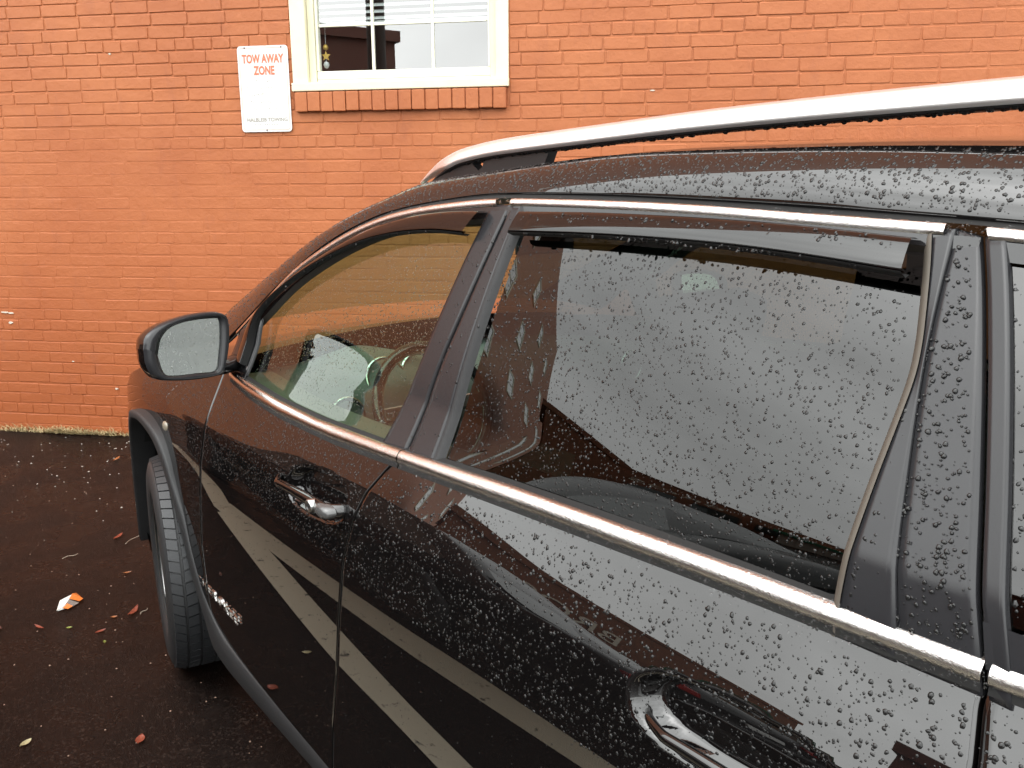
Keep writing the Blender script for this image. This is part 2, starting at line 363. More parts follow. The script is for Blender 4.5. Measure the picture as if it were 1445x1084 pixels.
for k, (x, z, kind, v, s, c, tl, sz) in enumerate(inst):
    if k in top:
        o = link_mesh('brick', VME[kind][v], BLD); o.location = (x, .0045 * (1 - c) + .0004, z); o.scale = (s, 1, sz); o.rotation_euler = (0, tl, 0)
    else:
        V = np.array(VAR[kind][v][0]) * (s, 1, sz); V[:, 1] += .0045 * (1 - c) + .0004; cs, sn = math.cos(tl), math.sin(tl)
        V = np.stack([V[:, 0] * cs + V[:, 2] * sn + x, V[:, 1], -V[:, 0] * sn + V[:, 2] * cs + z], 1); n = len(SV) * 24
        SV.append(V); SF += [tuple(i + n for i in f) for f in VAR[kind][v][1]]
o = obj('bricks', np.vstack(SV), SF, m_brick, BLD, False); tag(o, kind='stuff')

# bare spots where the paint has flaked off
m_chip = mat('bare_masonry', (.55, .50, .42), .8)
rc = random.Random(8)
for cx_, cz_, w_, h_ in ((-.165, .822, .075, .012), (-.120, .818, .05, .010), (-.128, .752, .045, .014), (.60, .322, .03, .012), (.795, 2.423, .022, .010), (4.07, 2.136, .030, .007), (.30, .50, .02, .008)):
    q = [(cx_ + w_ * .5 * math.cos(a) * rc.uniform(.5, 1.15), -.0068, cz_ + h_ * .5 * math.sin(a) * rc.uniform(.5, 1.3)) for a in np.linspace(0, 2 * math.pi, 12)[:-1]]
    obj('paint_chip', q + [(x, .004, z) for x, _, z in q], [tuple(range(11))] + [(i, (i + 1) % 11, 11 + (i + 1) % 11, 11 + i) for i in range(11)], m_chip, BLD)
# --- the window
WIN = empty('window'); WIN.parent = BLD
def wbox(name, x0, x1, y0, y1, z0, z1, m, par=WIN, b=.003): return box(name, x0, x1, y0, y1, z0, z1, m, par, b)
wbox('casing', WX0, 2.062, -.012, .10, 2.226, WZ1, m_cream); wbox('casing', 3.190, WX1, -.012, .10, 2.226, WZ1, m_cream)
wbox('casing', 2.064, 3.188, -.010, .10, 3.56, WZ1, m_cream)
wbox('casing_stop', 2.064, 2.104, .018, .10, 2.226, 3.558, m_cream); wbox('casing_stop', 3.152, 3.188, .018, .10, 2.226, 3.558, m_cream)
wbox('sill', WX0 - .003, WX1 + .003, -.030, .10, WZ0, 2.224, m_cream, b=.005)
wbox('sash_rail', 2.106, 3.150, .030, .075, 2.245, 2.292, m_white); wbox('sash_channel', 2.106, 3.150, .026, .10, 2.226, 2.243, m_cream)
wbox('sash_rail', 2.106, 3.150, .030, .075, 3.515, 3.556, m_white)
wbox('sash_stile', 2.106, 2.121, .030, .075, 2.294, 3.513, m_white); wbox('sash_stile', 3.138, 3.150, .030, .075, 2.294, 3.513, m_white)
bars = [2.123, 2.452, 2.812, 3.136]; rows = [2.294, 2.547, 2.80, 3.05, 3.30, 3.513]
for x in bars[1:3]: wbox('muntin', x - .008, x + .008, .040, .062, 2.294, 3.513, m_white, b=.002)
for z in rows[1:-1]:
    for i in range(3): wbox('muntin', bars[i] + (.009 if i else 0), bars[i + 1] - .009, .042, .060, z - .008, z + .008, m_white, b=.002)
for i in range(3):
    for j in range(5):
        o = obj('pane', [(bars[i], .050, rows[j]), (bars[i + 1], .050, rows[j]), (bars[i + 1], .050, rows[j + 1]), (bars[i], .050, rows[j + 1])], [(0, 1, 2, 3)], m_pane, WIN)
obj('room', *boxVF(1.70, 3.55, .101, 2.2, 1.9, 3.8), m_room, WIN)
bpy.data.objects['room'].data.polygons  # closed dim box behind the glass
me = bpy.data.objects['room'].data
V = [(1.70, .101, 1.9), (3.55, .101, 1.9), (3.55, 2.2, 1.9), (1.70, 2.2, 1.9), (1.70, .101, 3.8), (3.55, .101, 3.8), (3.55, 2.2, 3.8), (1.70, 2.2, 3.8)]
nm_ = mesh('room', V, [(0, 1, 2, 3), (7, 6, 5, 4), (1, 5, 6, 2), (2, 6, 7, 3), (3, 7, 4, 0)]); nm_.materials.append(m_room); bpy.data.objects['room'].data = nm_
BL = empty('blind'); BL.parent = WIN
for k in range(26):
    z = 2.592 + k * .036
    o = obj('blind_slat', [(2.11, .098, z - .010), (3.145, .098, z - .010), (3.145, .124, z + .012), (2.11, .124, z + .012)], [(0, 1, 2, 3)], m_blind, BL)
box('bottom_rail', 2.11, 3.145, .096, .126, 2.556, 2.574, m_blind, BL)
# rowlock sill of bricks on edge
for k in range(16):
    w = (3.254 - 1.980) / 16; x0 = 1.980 + k * w
    v, f = boxVF(x0 + .003, x0 + w - .003, -.036 + random.uniform(-.004, .004), .05, 2.060 + random.uniform(-.003, .003), 2.170, .005)
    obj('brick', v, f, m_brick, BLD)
box('rowlock_mortar', 1.982, 3.252, -.026, .02, 2.066, 2.168, m_mortar, BLD)
# ornament hanging in the window
og = mat('gold_foil', (.75, .5, .12), .35, .6); oc = mat('clear_bead', (.8, .82, .8), .1)
def wl(x, y, z):
    c, s = math.cos(TH - math.pi), math.sin(TH - math.pi); return (WB[0] + x * c - y * s, WB[1] + x * s + y * c, z)
ORN = empty('hanging_ornament', wl(2.145, .085, 2.30), TH - math.pi, 'small gold star and glass bead hanging inside the window corner', 'ornament')
star = [(math.sin(k * math.pi / 5) * (.030 if k % 2 == 0 else .013), math.cos(k * math.pi / 5) * (.030 if k % 2 == 0 else .013) + .085) for k in range(10)]
obj('star', *prismVF(star, -.004, .004), og, ORN)
V, F = lathe([(.0001, .012), (.012, .018), (.019, .034), (.014, .05), (.0001, .056)], 12, 'z'); obj('bead', V, F, oc, ORN, True)
V, F = lathe([(.0012, .056), (.0012, .26)], 6, 'z'); obj('string', V, F, oc, ORN)
V, F = lathe([(.0001, .116), (.014, .122), (.017, .136), (.010, .148), (.0001, .152)], 12, 'z'); obj('gold_ball', V, F, og, ORN, True)
# farther windows of the same building (seen in the car's reflections)
fw = mesh('frame', *join(boxVF(-.75, -.62, -.03, .02, 0, 1.6), boxVF(.62, .75, -.03, .02, 0, 1.6), boxVF(-.618, .618, -.03, .02, 1.48, 1.6), boxVF(-.618, .618, -.05, .02, 0, .1), boxVF(-.618, .618, -.025, .02, .76, .82))); fw.materials.append(m_cream)
pw_ = mesh('pane', [(-.62, -.012, .1), (.62, -.012, .1), (.62, -.012, 1.48), (-.62, -.012, 1.48)], [(0, 1, 2, 3)]); m_fp = mat('dark_pane', (.30, .36, .36), .03, ior=1.6); pw_.materials.append(m_fp)
for fl in range(1, 4):
    for c in range(4):
        x = -27.0 - 11.0 * c
        w = empty('window'); w.parent = BLD; w.location = (x, -.006, 3.0 + 4.4 * fl); w.scale = (1.9, 1, 1.2)
        link_mesh('frame', fw, w); link_mesh('pane', pw_, w)

# ------------------------------------------------------------------ the sign on the wall
SG = empty('tow_sign', wl(1.788, -.014, 2.195), TH - math.pi, 'white TOW AWAY ZONE metal sign screwed to the wall', 'sign')
m_sign = mat('sign_white', (.66, .655, .64), .35, vary=((.60, .59, .56), 12, .45, .7)); m_red = mat('sign_red', (.62, .16, .08), .4); m_redf = mat('sign_red_faded', (.58, .30, .22), .5); m_grey = mat('sign_ghost_print', (.25, .22, .18), .5)
def rrect(w, h, r, n=5):
    q = []
    for cx_, cz_, a0 in ((w / 2 - r, h / 2 - r, 0), (-w / 2 + r, h / 2 - r, 90), (-w / 2 + r, -h / 2 + r, 180), (w / 2 - r, -h / 2 + r, 270)):
        for k in range(n + 1):
            a = R(a0 + 90 * k / n); q.append((cx_ + r * math.cos(a), cz_ + r * math.sin(a)))
    return q
SW, SH = .318, .489
obj('plate', *prismVF(rrect(SW, SH, .02), 0, .0025), m_sign, SG)
a, b = rrect(SW - .022, SH - .022, .014), rrect(SW - .027, SH - .027, .012); n = len(a)
obj('border_line', [(x, -.0006, z) for x, z in a] + [(x, -.0006, z) for x, z in b], [(i, (i + 1) % n, n + (i + 1) % n, n + i) for i in range(n)], m_redf, SG)
def text(name, s, cap, width, loc, m, parent, rot=(R(90), 0, 0), ext=.0004, off=0.0, space=1.0):
    c = bpy.data.curves.new(name, 'FONT'); c.body = s; c.size = 1.0; c.align_x = 'CENTER'; c.align_y = 'CENTER'; c.offset = off; c.space_character = space; c.resolution_u = 3
    o = bpy.data.objects.new(name, c); COL.objects.link(o); bpy.context.view_layer.update()
    me = bpy.data.meshes.new_from_object(o.evaluated_get(bpy.context.evaluated_depsgraph_get())); bpy.data.objects.remove(o)
    V = np.array([v.co[:] for v in me.vertices]); F = [tuple(p.vertices) for p in me.polygons]; bpy.data.meshes.remove(me)
    V -= (V.max(0) + V.min(0)) / 2; e = V.max(0) - V.min(0); V[:, 0] *= width / e[0]; V[:, 1] *= cap / e[1]; n = len(V)
    eg = {}
    for f in F:
        for k in range(len(f)): eg[(f[k], f[(k + 1) % len(f)])] = 1
    rim = [(a, b) for a, b in eg if (b, a) not in eg]
    V2 = np.vstack([V + (0, 0, ext), V - (0, 0, ext)]); F2 = F + [tuple(i + n for i in f[::-1]) for f in F] + [(b, a, a + n, b + n) for a, b in rim]
    o = obj(name, V2, F2, m, parent); o.location = loc; o.rotation_euler = rot; return o
text('lettering', 'TOW AWAY', .051, .262, (0, -.001, .172), m_red, SG, off=.034); text('lettering', 'ZONE', .051, .132, (.004, -.001, .106), m_red, SG, off=.034)
text('lettering', 'HALBLEIB TOWING', .021, .255, (.006, -.001, -.174), m_grey, SG)
rs = random.Random(3); V, F = [], []
for k, wdt in enumerate((.15, .22, .20, .18, .22)):      # print weathered past reading
    zc = .045 - k * .040; x = -wdt / 2
    while x < wdt / 2:
        h = rs.uniform(.004, .012); w = rs.uniform(.003, .008); z = zc + rs.uniform(-.006, .006); n = len(V)
        if rs.random() < .6: V += [(x, -.0007, z), (x + w, -.0007, z), (x + w, -.0007, z + h * .5), (x, -.0007, z + h * .5)]; F.append((n, n + 1, n + 2, n + 3))
        x += rs.uniform(.008, .018)
for q in range(3):
    x = -.075 + q * .055
    for _ in range(4):
        n = len(V); V += [(x, -.0007, -.206), (x + .004, -.0007, -.206), (x + .004, -.0007, -.199), (x, -.0007, -.199)]; F.append((n, n + 1, n + 2, n + 3)); x += .011
m_ghost = mat('sign_worn_print', (.33, .31, .27), .5); obj('worn_print', V, F, m_ghost, SG)
for x, z in ((-.112, .234), (.118, .234), (0, -.234)):
    V, F = lathe([(.0001, -.004), (.0035, -.0032), (.0045, 0)], 10); o = obj('screw', V, F, m_rub, SG, True); o.location = (x, 0, z)
# ------------------------------------------------------------------ the SUV
CAR = empty('parked_suv', (0, 0, 0), 0, 'wet black SUV with chrome window trim parked diagonally against the wall', 'car')
PZ = [.16, .21, .25, .32, .45, .60, .75, .82, .84, .90, .935, .955, .975, 1.0, 1.05, 1.09, 1.15]
PY = [.87, .90, .93, .946, .949, .944, .937, .9335, .932, .9245, .919, .914, .906, .8955, .872, .853, .825]
_zz = np.linspace(.16, 1.15, 400); _k = np.exp(-.5 * (np.arange(-8, 9) / 2.6) ** 2); _k /= _k.sum()
_yy = np.convolve(np.pad(np.interp(_zz, PZ, PY), 8, mode='edge'), _k, 'valid')
def plan(x):
    x = np.asarray(x, float); return np.maximum(0, x + 1.5) ** 2 / 90 + np.maximum(0, x) ** 2 * .12 + np.maximum(0, -2.2 - x) ** 2 / 20
def W(x, z): return np.interp(z, _zz, _yy) - plan(x)
def G(x, z):
    x = np.asarray(x, float); z = np.asarray(z, float); h = z - 1.085
    return .855 - .28 * h - .2 * h * h * np.sign(h) - plan(x) + (.1 * np.tanh((x + 1.75) / .5) * (z - 1.30) - .0105 * np.tanh((x + 1.75) / .5)) * np.clip((z - 1.085) / .1, 0, 1)
def nrm(S, x, z, e=.004):
    dx = (S(x + e, z) - S(x - e, z)) / (2 * e); dz = (S(x, z + e) - S(x, z - e)) / (2 * e)
    n = np.stack([-dx, np.ones_like(dx), -dz], -1); return n / np.linalg.norm(n, axis=-1, keepdims=True)
def on(S, pts, off=0.0):
    p = np.asarray(pts, float); P = np.stack([p[..., 0], S(p[..., 0], p[..., 1]), p[..., 1]], -1)
    return P + nrm(S, p[..., 0], p[..., 1]) * np.asarray(off)[..., None] if np.ndim(off) else P + nrm(S, p[..., 0], p[..., 1]) * off
FAR = []                                                  # parts whose mirror image makes the far side
def far(o): FAR.append(o); return o

def rimmed(P, out=.0012, deep=.016):
    """fold the border of a panel grid inwards so that it shows a rounded edge and a gap"""
    for ax in (0, 1):
        for _ in (0,):
            P = np.moveaxis(P, ax, 0)
            def ext(a, b):
                d = a - b; d /= np.linalg.norm(d, axis=-1, keepdims=True) + 1e-9
                r1 = a + d * out; r1[..., 1] -= .0016; r2 = a + d * out * 1.3; r2[..., 1] -= deep; return r1, r2
            s1, s2 = ext(P[0], P[1]); e1, e2 = ext(P[-1], P[-2])
            P = np.concatenate([s2[None], s1[None], P, e1[None], e2[None]], 0); P = np.moveaxis(P, 0, ax)
    return P
def panel(name, xf, xr, zb, zt, m, nu, nv, S=W, off=0.0, dent=None, rim=True, parent=CAR):
    u = np.linspace(0, 1, nu)[:, None]; v = np.linspace(0, 1, nv)[None, :]; z = .35 + .7 * v + 0 * u; x = z * 0
    for _ in range(8):
        x = xf(z) * (1 - u) + xr(z) * u; z = zb(x) * (1 - v) + zt(x) * v
    P = np.stack([x, S(x, z) + off, z], -1)
    if dent is not None: P[..., 1] += dent(x, z)
    if rim: P = rimmed(P)
    return grid(name, P, m, parent)
def pl(pts):                                              # x as a function of z
    a = np.array(sorted([(z, x) for x, z in pts])); return lambda z: np.interp(z, a[:, 0], a[:, 1])
def pz(pts):                                              # z as a function of x
    a = np.array(sorted(pts)); return lambda x: np.interp(x, a[:, 0], a[:, 1])
def ruled(name, A, B, m, S=G, offA=0.0, offB=0.0, n=60, k=6, bulge=0.0, parent=CAR, rim=False, smoothA=True):
    A = catmull(A, n); B = catmull(B, n); t = np.linspace(0, 1, k)
    Q = A[:, None, :] * (1 - t)[None, :, None] + B[:, None, :] * t[None, :, None]
    P = on(S, Q, (offA * (1 - t) + offB * t + bulge * 4 * t * (1 - t))[None, :] * np.ones((n, 1)))
    if rim: P = rimmed(P, .0008, .010)
    return grid(name, P, m, parent)

UT = [(-.382, 1.204), (-.532, 1.297), (-.684, 1.392), (-.861, 1.469), (-1.019, 1.518), (-1.164, 1.544), (-1.338, 1.560), (-1.478, 1.565), (-1.703, 1.562), (-1.911, 1.555), (-2.079, 1.546), (-2.2, 1.540), (-2.29, 1.535), (-2.45, 1.522), (-2.75, 1.488), (-3.0, 1.43)]
UB = [(x - .006, z - .0145) for x, z in UT]
BT = [(-.48, 1.104), (-.60, 1.097), (-.776, 1.088), (-.996, 1.085), (-1.274, 1.092), (-1.425, 1.098), (-1.661, 1.109), (-1.871, 1.116), (-2.137, 1.124), (-2.314, 1.127), (-2.42, 1.129), (-2.7, 1.14), (-3.0, 1.17)]
BB = [(-.443, 1.088), (-.625, 1.066), (-.81, 1.056), (-1.086, 1.056), (-1.333, 1.066), (-1.551, 1.074), (-1.738, 1.081), (-1.886, 1.086), (-2.079, 1.093), (-2.219, 1.097), (-2.322, 1.100), (-2.42, 1.102), (-2.7, 1.113), (-3.0, 1.145)]
belt_lo, belt_hi = pz(BB), pz(BT)
seamA = [(-.40, 1.12), (-.395, .95), (-.365, .75), (-.36, .60), (-.40, .42), (-.42, .28)]
seamB = [(-1.36, 1.11), (-1.348, 1.084), (-1.318, 1.048), (-1.282, 1.0), (-1.257, .931), (-1.234, .85), (-1.215, .716), (-1.204, .578), (-1.165, .361), (-1.15, .26)]
seamC = [(-2.41, 1.13), (-2.411, 1.08), (-2.421, 1.03), (-2.425, .80), (-2.38, .62), (-2.28, .45), (-2.22, .26)]
gp = .0032
fA, fB, fC = pl(seamA), pl(seamB), pl(seamC)
def dent(cx, cz, rx, rz, dep, rot=0.0):
    c, s = math.cos(rot), math.sin(rot)
    def f(x, z):
        a = ((x - cx) * c + (z - cz) * s) / rx; b = (-(x - cx) * s + (z - cz) * c) / rz; r = np.abs(a) ** 2.6 + np.abs(b) ** 2.6
        return -dep * np.clip((1.12 - r) / .55, 0, 1) ** 2 * (3 - 2 * np.clip((1.12 - r) / .55, 0, 1))
    return f
d1, d2 = dent(-1.085, .945, .135, .046, .032, -.06), dent(-2.165, .932, .150, .046, .036, -.02)
FD = empty('front_door'); FD.parent = CAR; RD = empty('rear_door'); RD.parent = CAR
panel('door_skin', lambda z: fA(z) - gp, lambda z: fB(z) + gp, lambda x: .315 + 0 * x, lambda x: belt_lo(x) + .012, m_paint, 190, 130, dent=d1, parent=FD)
panel('door_skin', lambda z: fB(z) - gp, lambda z: fC(z) + gp, lambda x: .315 + 0 * x, lambda x: belt_lo(x) + .012, m_paint, 210, 130, dent=d2, parent=RD)
# fender, with the squared wheel arch
XW = .12
FLO = [(.62, .30), (.56, .55), (.50, .72), (.40, .83), (.261, .868), (.122, .873), (-.003, .845), (-.076, .79), (-.13, .719), (-.197, .64), (-.245, .56), (-.30, .49), (-.364, .43), (-.45, .385), (-.60, .368)]
FLI = [(.56, .26), (.50, .52), (.44, .68), (.36, .79), (.25, .823), (.15, .823), (.06, .797), (-.005, .745), (-.065, .665), (-.125, .575), (-.175, .49), (-.225, .41), (-.297, .335), (-.39, .27), (-.55, .225)]
arch = pz([(x, z - .02) for x, z in FLO] + [(.9, .30)])
ftop = pz([(-.42, 1.10), (-.2, 1.085), (0.1, 1.05), (.35, 1.0), (.6, .93), (.75, .86)])
far(panel('front_fender', lambda z: .74 + 0 * z, lambda z: fA(z) + gp, lambda x: arch(x), lambda x: ftop(x), m_paint, 110, 60))
qtop = pz([(-2.40, 1.115), (-2.7, 1.125), (-3.0, 1.155), (-3.3, 1.2), (-3.6, 1.2)])
rarch = pz([(-2.2, .30), (-2.30, .52), (-2.42, .74), (-2.55, .85), (-2.75, .86), (-2.95, .82), (-3.05, .65), (-3.12, .40), (-3.6, .40)])
far(panel('quarter_panel', lambda z: fC(z) - gp, lambda z: -3.50 + 0 * z, lambda x: rarch(x), lambda x: qtop(x), m_paint, 90, 60))
def band(name, A, B, m, hw, lip, parent=CAR, n=90):
    """plastic band between two outlines standing proud of the body side, lips folded in"""
    A, B = catmull(A, n), catmull(B, n); rows = []
    for t, o in ((0, -.03), (0, -.003), (.05, .003), (.35, .005), (.8, .005), (.95, .003), (1, -.004), (1.0, -lip)):
        q = A * (1 - t) + B * t; rows.append(np.stack([q[:, 0], hw(q[:, 0], q[:, 1]) + o, q[:, 1]], -1))
    return grid(name, np.stack(rows, 1), m, parent)
flw = lambda x, z: .929 + .012 * np.clip((-.2 - x) / .3, 0, 1) - np.maximum(0, x - .05) ** 2 * .22 - plan(x) * .1
ARO = FLO[:-2] + [(-.46, .378), (-.60, .352), (-.90, .335), (-1.3, .325), (-1.8, .320), (-2.28, .32)]
FLI = [(o_[0] * .40 + i_[0] * .60, o_[1] * .40 + i_[1] * .60) for o_, i_ in zip(FLO, FLI)]
ARI = FLI[:-2] + [(-.405, .290), (-.53, .250), (-.85, .236), (-1.3, .232), (-1.8, .23), (-2.28, .23)]
far(band('arch_and_sill_cladding', ARO, ARI, m_clad, lambda x, z: flw(x, z) - .35 * np.maximum(0, .29 - z), .08, n=160))
far(band('rear_arch_flare', [(-2.2, .33), (-2.33, .58), (-2.45, .78), (-2.6, .87), (-2.8, .87), (-2.98, .80), (-3.08, .6), (-3.14, .38)], [(-2.28, .27), (-2.40, .54), (-2.50, .70), (-2.62, .79), (-2.79, .79), (-2.91, .73), (-3.0, .56), (-3.06, .34)], m_clad, lambda x, z: .93 - plan(x), .06))
# dark structure behind the panel gaps, sills, wheel housings
zs = np.linspace(.22, 1.07, 30); xs = np.linspace(-.33, -2.46, 20); X, Z = np.meshgrid(xs, zs, indexing='ij')
far(grid('door_structure', np.stack([X, W(X, Z) - .055, Z], -1), m_gap, CAR))
def liner(xc, x0, y0, y1):
    A = [(math.cos(a) * .455 + xc, math.sin(a) * .455 + .40) for a in np.linspace(-.25, math.pi + .25, 30)]
    P = np.array([[(x, y0, z) for x, z in A], [(x, min(y1, float(W(x, max(z, .3))) - .03), z) for x, z in A]]); o = grid('wheel_housing', P, m_gap, CAR)
    c = [(xc + math.cos(a) * .455, y0, .40 + math.sin(a) * .455) for a in np.linspace(0, 2 * math.pi, 30)[:-1]]
    return o, obj('wheel_housing', c, [tuple(range(29))], m_gap, CAR)
for xc in (XW, XW - 2.72):
    for o in liner(xc, 0, .52, .895): far(o)
box('underbody', -3.45, .80, -.60, .60, .24, .42, m_gap, CAR)
# hood, nose and tail
yy = np.linspace(-1, 1, 25); P = []
for x, z, hw, cr_ in ((-.22, 1.09, .80, .06), (0, 1.075, .84, .06), (.25, 1.03, .82, .06), (.5, .965, .78, .055), (.70, .89, .70, .05), (.82, .80, .62, .03), (.86, .70, .60, .0)):
    P.append([(x - .05 * abs(t) ** 3, hw * t, z + cr_ * (1 - t * t)) for t in yy])
grid('hood', np.array(P), m_paint, CAR)
P = []
for z, x in ((.24, .80), (.40, .88), (.60, .88), (.72, .86), (.86, .80)):
    P.append([(x - .16 * abs(t) ** 3.2 - .10 * abs(t) ** 10, .835 * t, z) for t in yy])
grid('front_fascia', np.array(P), m_paint, CAR)
P = []
for z, x, hw in ((.26, -3.60, .84), (.5, -3.66, .86), (.75, -3.66, .87), (.9, -3.60, .86), (1.1, -3.56, .82), (1.2, -3.52, .78), (1.5, -3.26, .60), (1.6, -3.10, .56)):
    P.append([(x + .16 * abs(t) ** 3.5, hw * t, z) for t in yy])
grid('tailgate', np.array(P), m_paint, CAR)

# greenhouse: frames, pillars, glass, visors, bright trim (left side)
fgl_top = [(-1.425, 1.546), (-1.307, 1.541), (-1.174, 1.527), (-1.031, 1.497), (-.876, 1.445), (-.697, 1.369), (-.541, 1.281), (-.462, 1.200), (-.47, 1.115)]
fgl_bot = [(-1.262, 1.06), (-1.17, 1.06), (-1.06, 1.06), (-.95, 1.06), (-.84, 1.06), (-.73, 1.06), (-.62, 1.06), (-.52, 1.07), (-.46, 1.085)]
ruled('front_window', fgl_top, fgl_bot, m_glassf, offA=-.014, offB=-.014, n=70, k=24, parent=FD)
rgl_top = [(-1.53, 1.535), (-1.78, 1.535), (-1.93, 1.531), (-2.09, 1.525), (-2.264, 1.515)]
rgl_bot = [(-1.468, 1.07), (-1.7, 1.08), (-1.9, 1.085), (-2.1, 1.09), (-2.264, 1.10)]
RGR = [(-2.226, 1.53), (-2.238, 1.49), (-2.249, 1.445), (-2.257, 1.406), (-2.260, 1.371), (-2.257, 1.32), (-2.252, 1.26), (-2.247, 1.18), (-2.245, 1.09)]
ruled('rear_window', rgl_top, rgl_bot, m_glassr, offA=-.012, offB=-.012, n=90, k=50, parent=RD)
# upper frame bands under the chrome
fr_in = [(x - .010, z - .020) for x, z in UB[:8]]
ruled('window_frame', UB[:8], fr_in, m_trim, offA=.001, offB=-.002, n=70, k=4, parent=FD)
ruled('frame_reveal', fr_in, [(x - .004, z - .006) for x, z in fr_in], m_rub, offA=-.002, offB=-.016, n=70, k=3, parent=FD)
ru = [(-1.484, 1.5525), (-1.709, 1.549), (-1.916, 1.542), (-2.084, 1.533), (-2.292, 1.5225)]
ri = [(-1.50, 1.541), (-1.709, 1.5375), (-1.916, 1.530), (-2.084, 1.521), (-2.292, 1.5095)]
ruled('window_frame', ru, ri, m_trim, offA=.001, offB=-.002, n=60, k=4, parent=RD)
ruled('frame_reveal', ri, [(x, z - .006) for x, z in ri], m_rub, offA=-.002, offB=-.016, n=60, k=3, parent=RD)
# pillar appliques
def lin(a, b, n=8): return [(a[0] + (b[0] - a[0]) * t, a[1] + (b[1] - a[1]) * t) for t in np.linspace(0, 1, n)]
gB = [(-1.481, 1.5525), (-1.455, 1.456), (-1.428, 1.361), (-1.40, 1.275), (-1.380, 1.198), (-1.362, 1.09)]
ruled('pillar_trim', lin((-1.424, 1.553), (-1.270, 1.085)), [(x + .0032, z) for x, z in gB], m_appl, offA=.000, offB=.0, n=50, k=8, rim=True, parent=FD)
gR = [(-1.528, 1.5525), (-1.512, 1.47), (-1.490, 1.306), (-1.479, 1.20), (-1.470, 1.085)]
ruled('pillar_trim', [(x - .0032, z) for x, z in gB], [(x + .020, z) for x, z in gR], m_appl, offA=0., offB=0.0, n=50, k=8, rim=True, parent=RD)
ruled('glass_run_seal', [(x + .019, z) for x, z in gR], gR, m_clad, offA=.001, offB=-.010, n=50, k=5, bulge=.004, parent=RD)
ruled('pillar_gap', [(x + .006, z) for x, z in gB], [(x - .006, z) for x, z in gB], m_gap, offA=-.012, offB=-.012, n=40, k=3)
RGR2 = [(x - .011, z) for x, z in RGR]
ruled('glass_run_seal', [(x + .001, z) for x, z in RGR], RGR2, mat('weathered_seal', (.085, .074, .06), .6), offA=-.008, offB=.002, n=60, k=5, bulge=.003, parent=RD)
gC = [(-2.292, 1.5235), (-2.312, 1.47), (-2.333, 1.405), (-2.352, 1.34), (-2.370, 1.273), (-2.388, 1.20), (-2.405, 1.134), (-2.413, 1.09)]
rdg = [(-2.262, 1.53), (-2.266, 1.47), (-2.272, 1.41), (-2.281, 1.346), (-2.292, 1.28), (-2.304, 1.208), (-2.318, 1.137), (-2.324, 1.09)]
ruled('corner_trim', RGR2, rdg, m_appl, offA=.0, offB=.0015, n=60, k=6, rim=True, parent=RD)
ruled('corner_trim', [(x - .002, z) for x, z in rdg], [(x + .0035, z) for x, z in gC], m_appl, offA=-.002, offB=-.001, n=60, k=8, rim=True, parent=RD)
# quarter window behind the rear door
q0 = [(x - .0035, z) for x, z in gC]; q1 = [(x - .024, z) for x, z in gC]
far(ruled('quarter_window_trim', q0, q1, m_appl, offA=-.001, offB=.002, n=40, k=5, rim=True))
far(ruled('quarter_window_trim', [(-2.318, 1.5185), (-2.46, 1.508), (-2.75, 1.473), (-2.98, 1.42)], [(-2.322, 1.500), (-2.46, 1.488), (-2.74, 1.452), (-2.94, 1.40)], m_trim, offA=.001, offB=-.003, n=40, k=4))
far(ruled('quarter_window_trim', [(-2.40, 1.165), (-2.6, 1.165), (-2.8, 1.18), (-2.98, 1.21)], [(-2.41, 1.12), (-2.6, 1.12), (-2.8, 1.13), (-3.0, 1.16)], m_appl, offA=.0, offB=.0, n=40, k=4))
far(ruled('quarter_window', [(-2.32, 1.512), (-2.46, 1.50), (-2.75, 1.465), (-3.0, 1.40)], [(-2.425, 1.13), (-2.6, 1.135), (-2.8, 1.15), (-3.0, 1.18)], m_glassr, offA=-.008, offB=-.008, n=40, k=16))
far(ruled('rear_pillar', [(-2.94, 1.45), (-3.1, 1.40), (-3.3, 1.30), (-3.5, 1.19)], [(-2.94, 1.12), (-3.1, 1.12), (-3.3, 1.12), (-3.5, 1.12)], m_paint, offA=.0, offB=.0, n=30, k=10))
# smoked wind deflectors
vlo = [(-1.392, 1.494), (-1.285, 1.496), (-1.146, 1.486), (-.995, 1.459), (-.826, 1.406), (-.665, 1.338), (-.552, 1.268), (-.520, 1.20), (-.527, 1.128)]
vup = [(-1.420, 1.540), (-1.307, 1.537), (-1.174, 1.523), (-1.031, 1.493), (-.876, 1.440), (-.697, 1.364), (-.541, 1.276), (-.464, 1.198), (-.468, 1.13)]
def visor(up, lo, parent):
    A, B = catmull(up, 80), catmull(lo, 80); rows = []
    for t, o in ((0, .002), (.05, .012), (.12, .0195), (.3, .0225), (.6, .0245), (.92, .0255), (.985, .0245), (1.0, .021), (.985, .018), (.9, .018)):
        rows.append(on(G, A * (1 - t) + B * t, o))
    o = grid('wind_deflector', np.stack(rows, 1), m_visor, parent)
    grid('deflector_lip', np.stack([on(G, B, .0250), on(G, B + (0, -.0015), .023), on(G, B + (0, -.0015), .010), on(G, B + (0, .004), .004)], 1), m_gap, o)
    return o
visor(vup, vlo, FD)
visor([(-1.533, 1.540), (-1.70, 1.540), (-1.85, 1.537), (-1.97, 1.533), (-2.08, 1.528), (-2.226, 1.518)], [(-1.524, 1.499), (-1.70, 1.500), (-1.843, 1.498), (-1.969, 1.494), (-2.08, 1.487), (-2.230, 1.474)], RD)
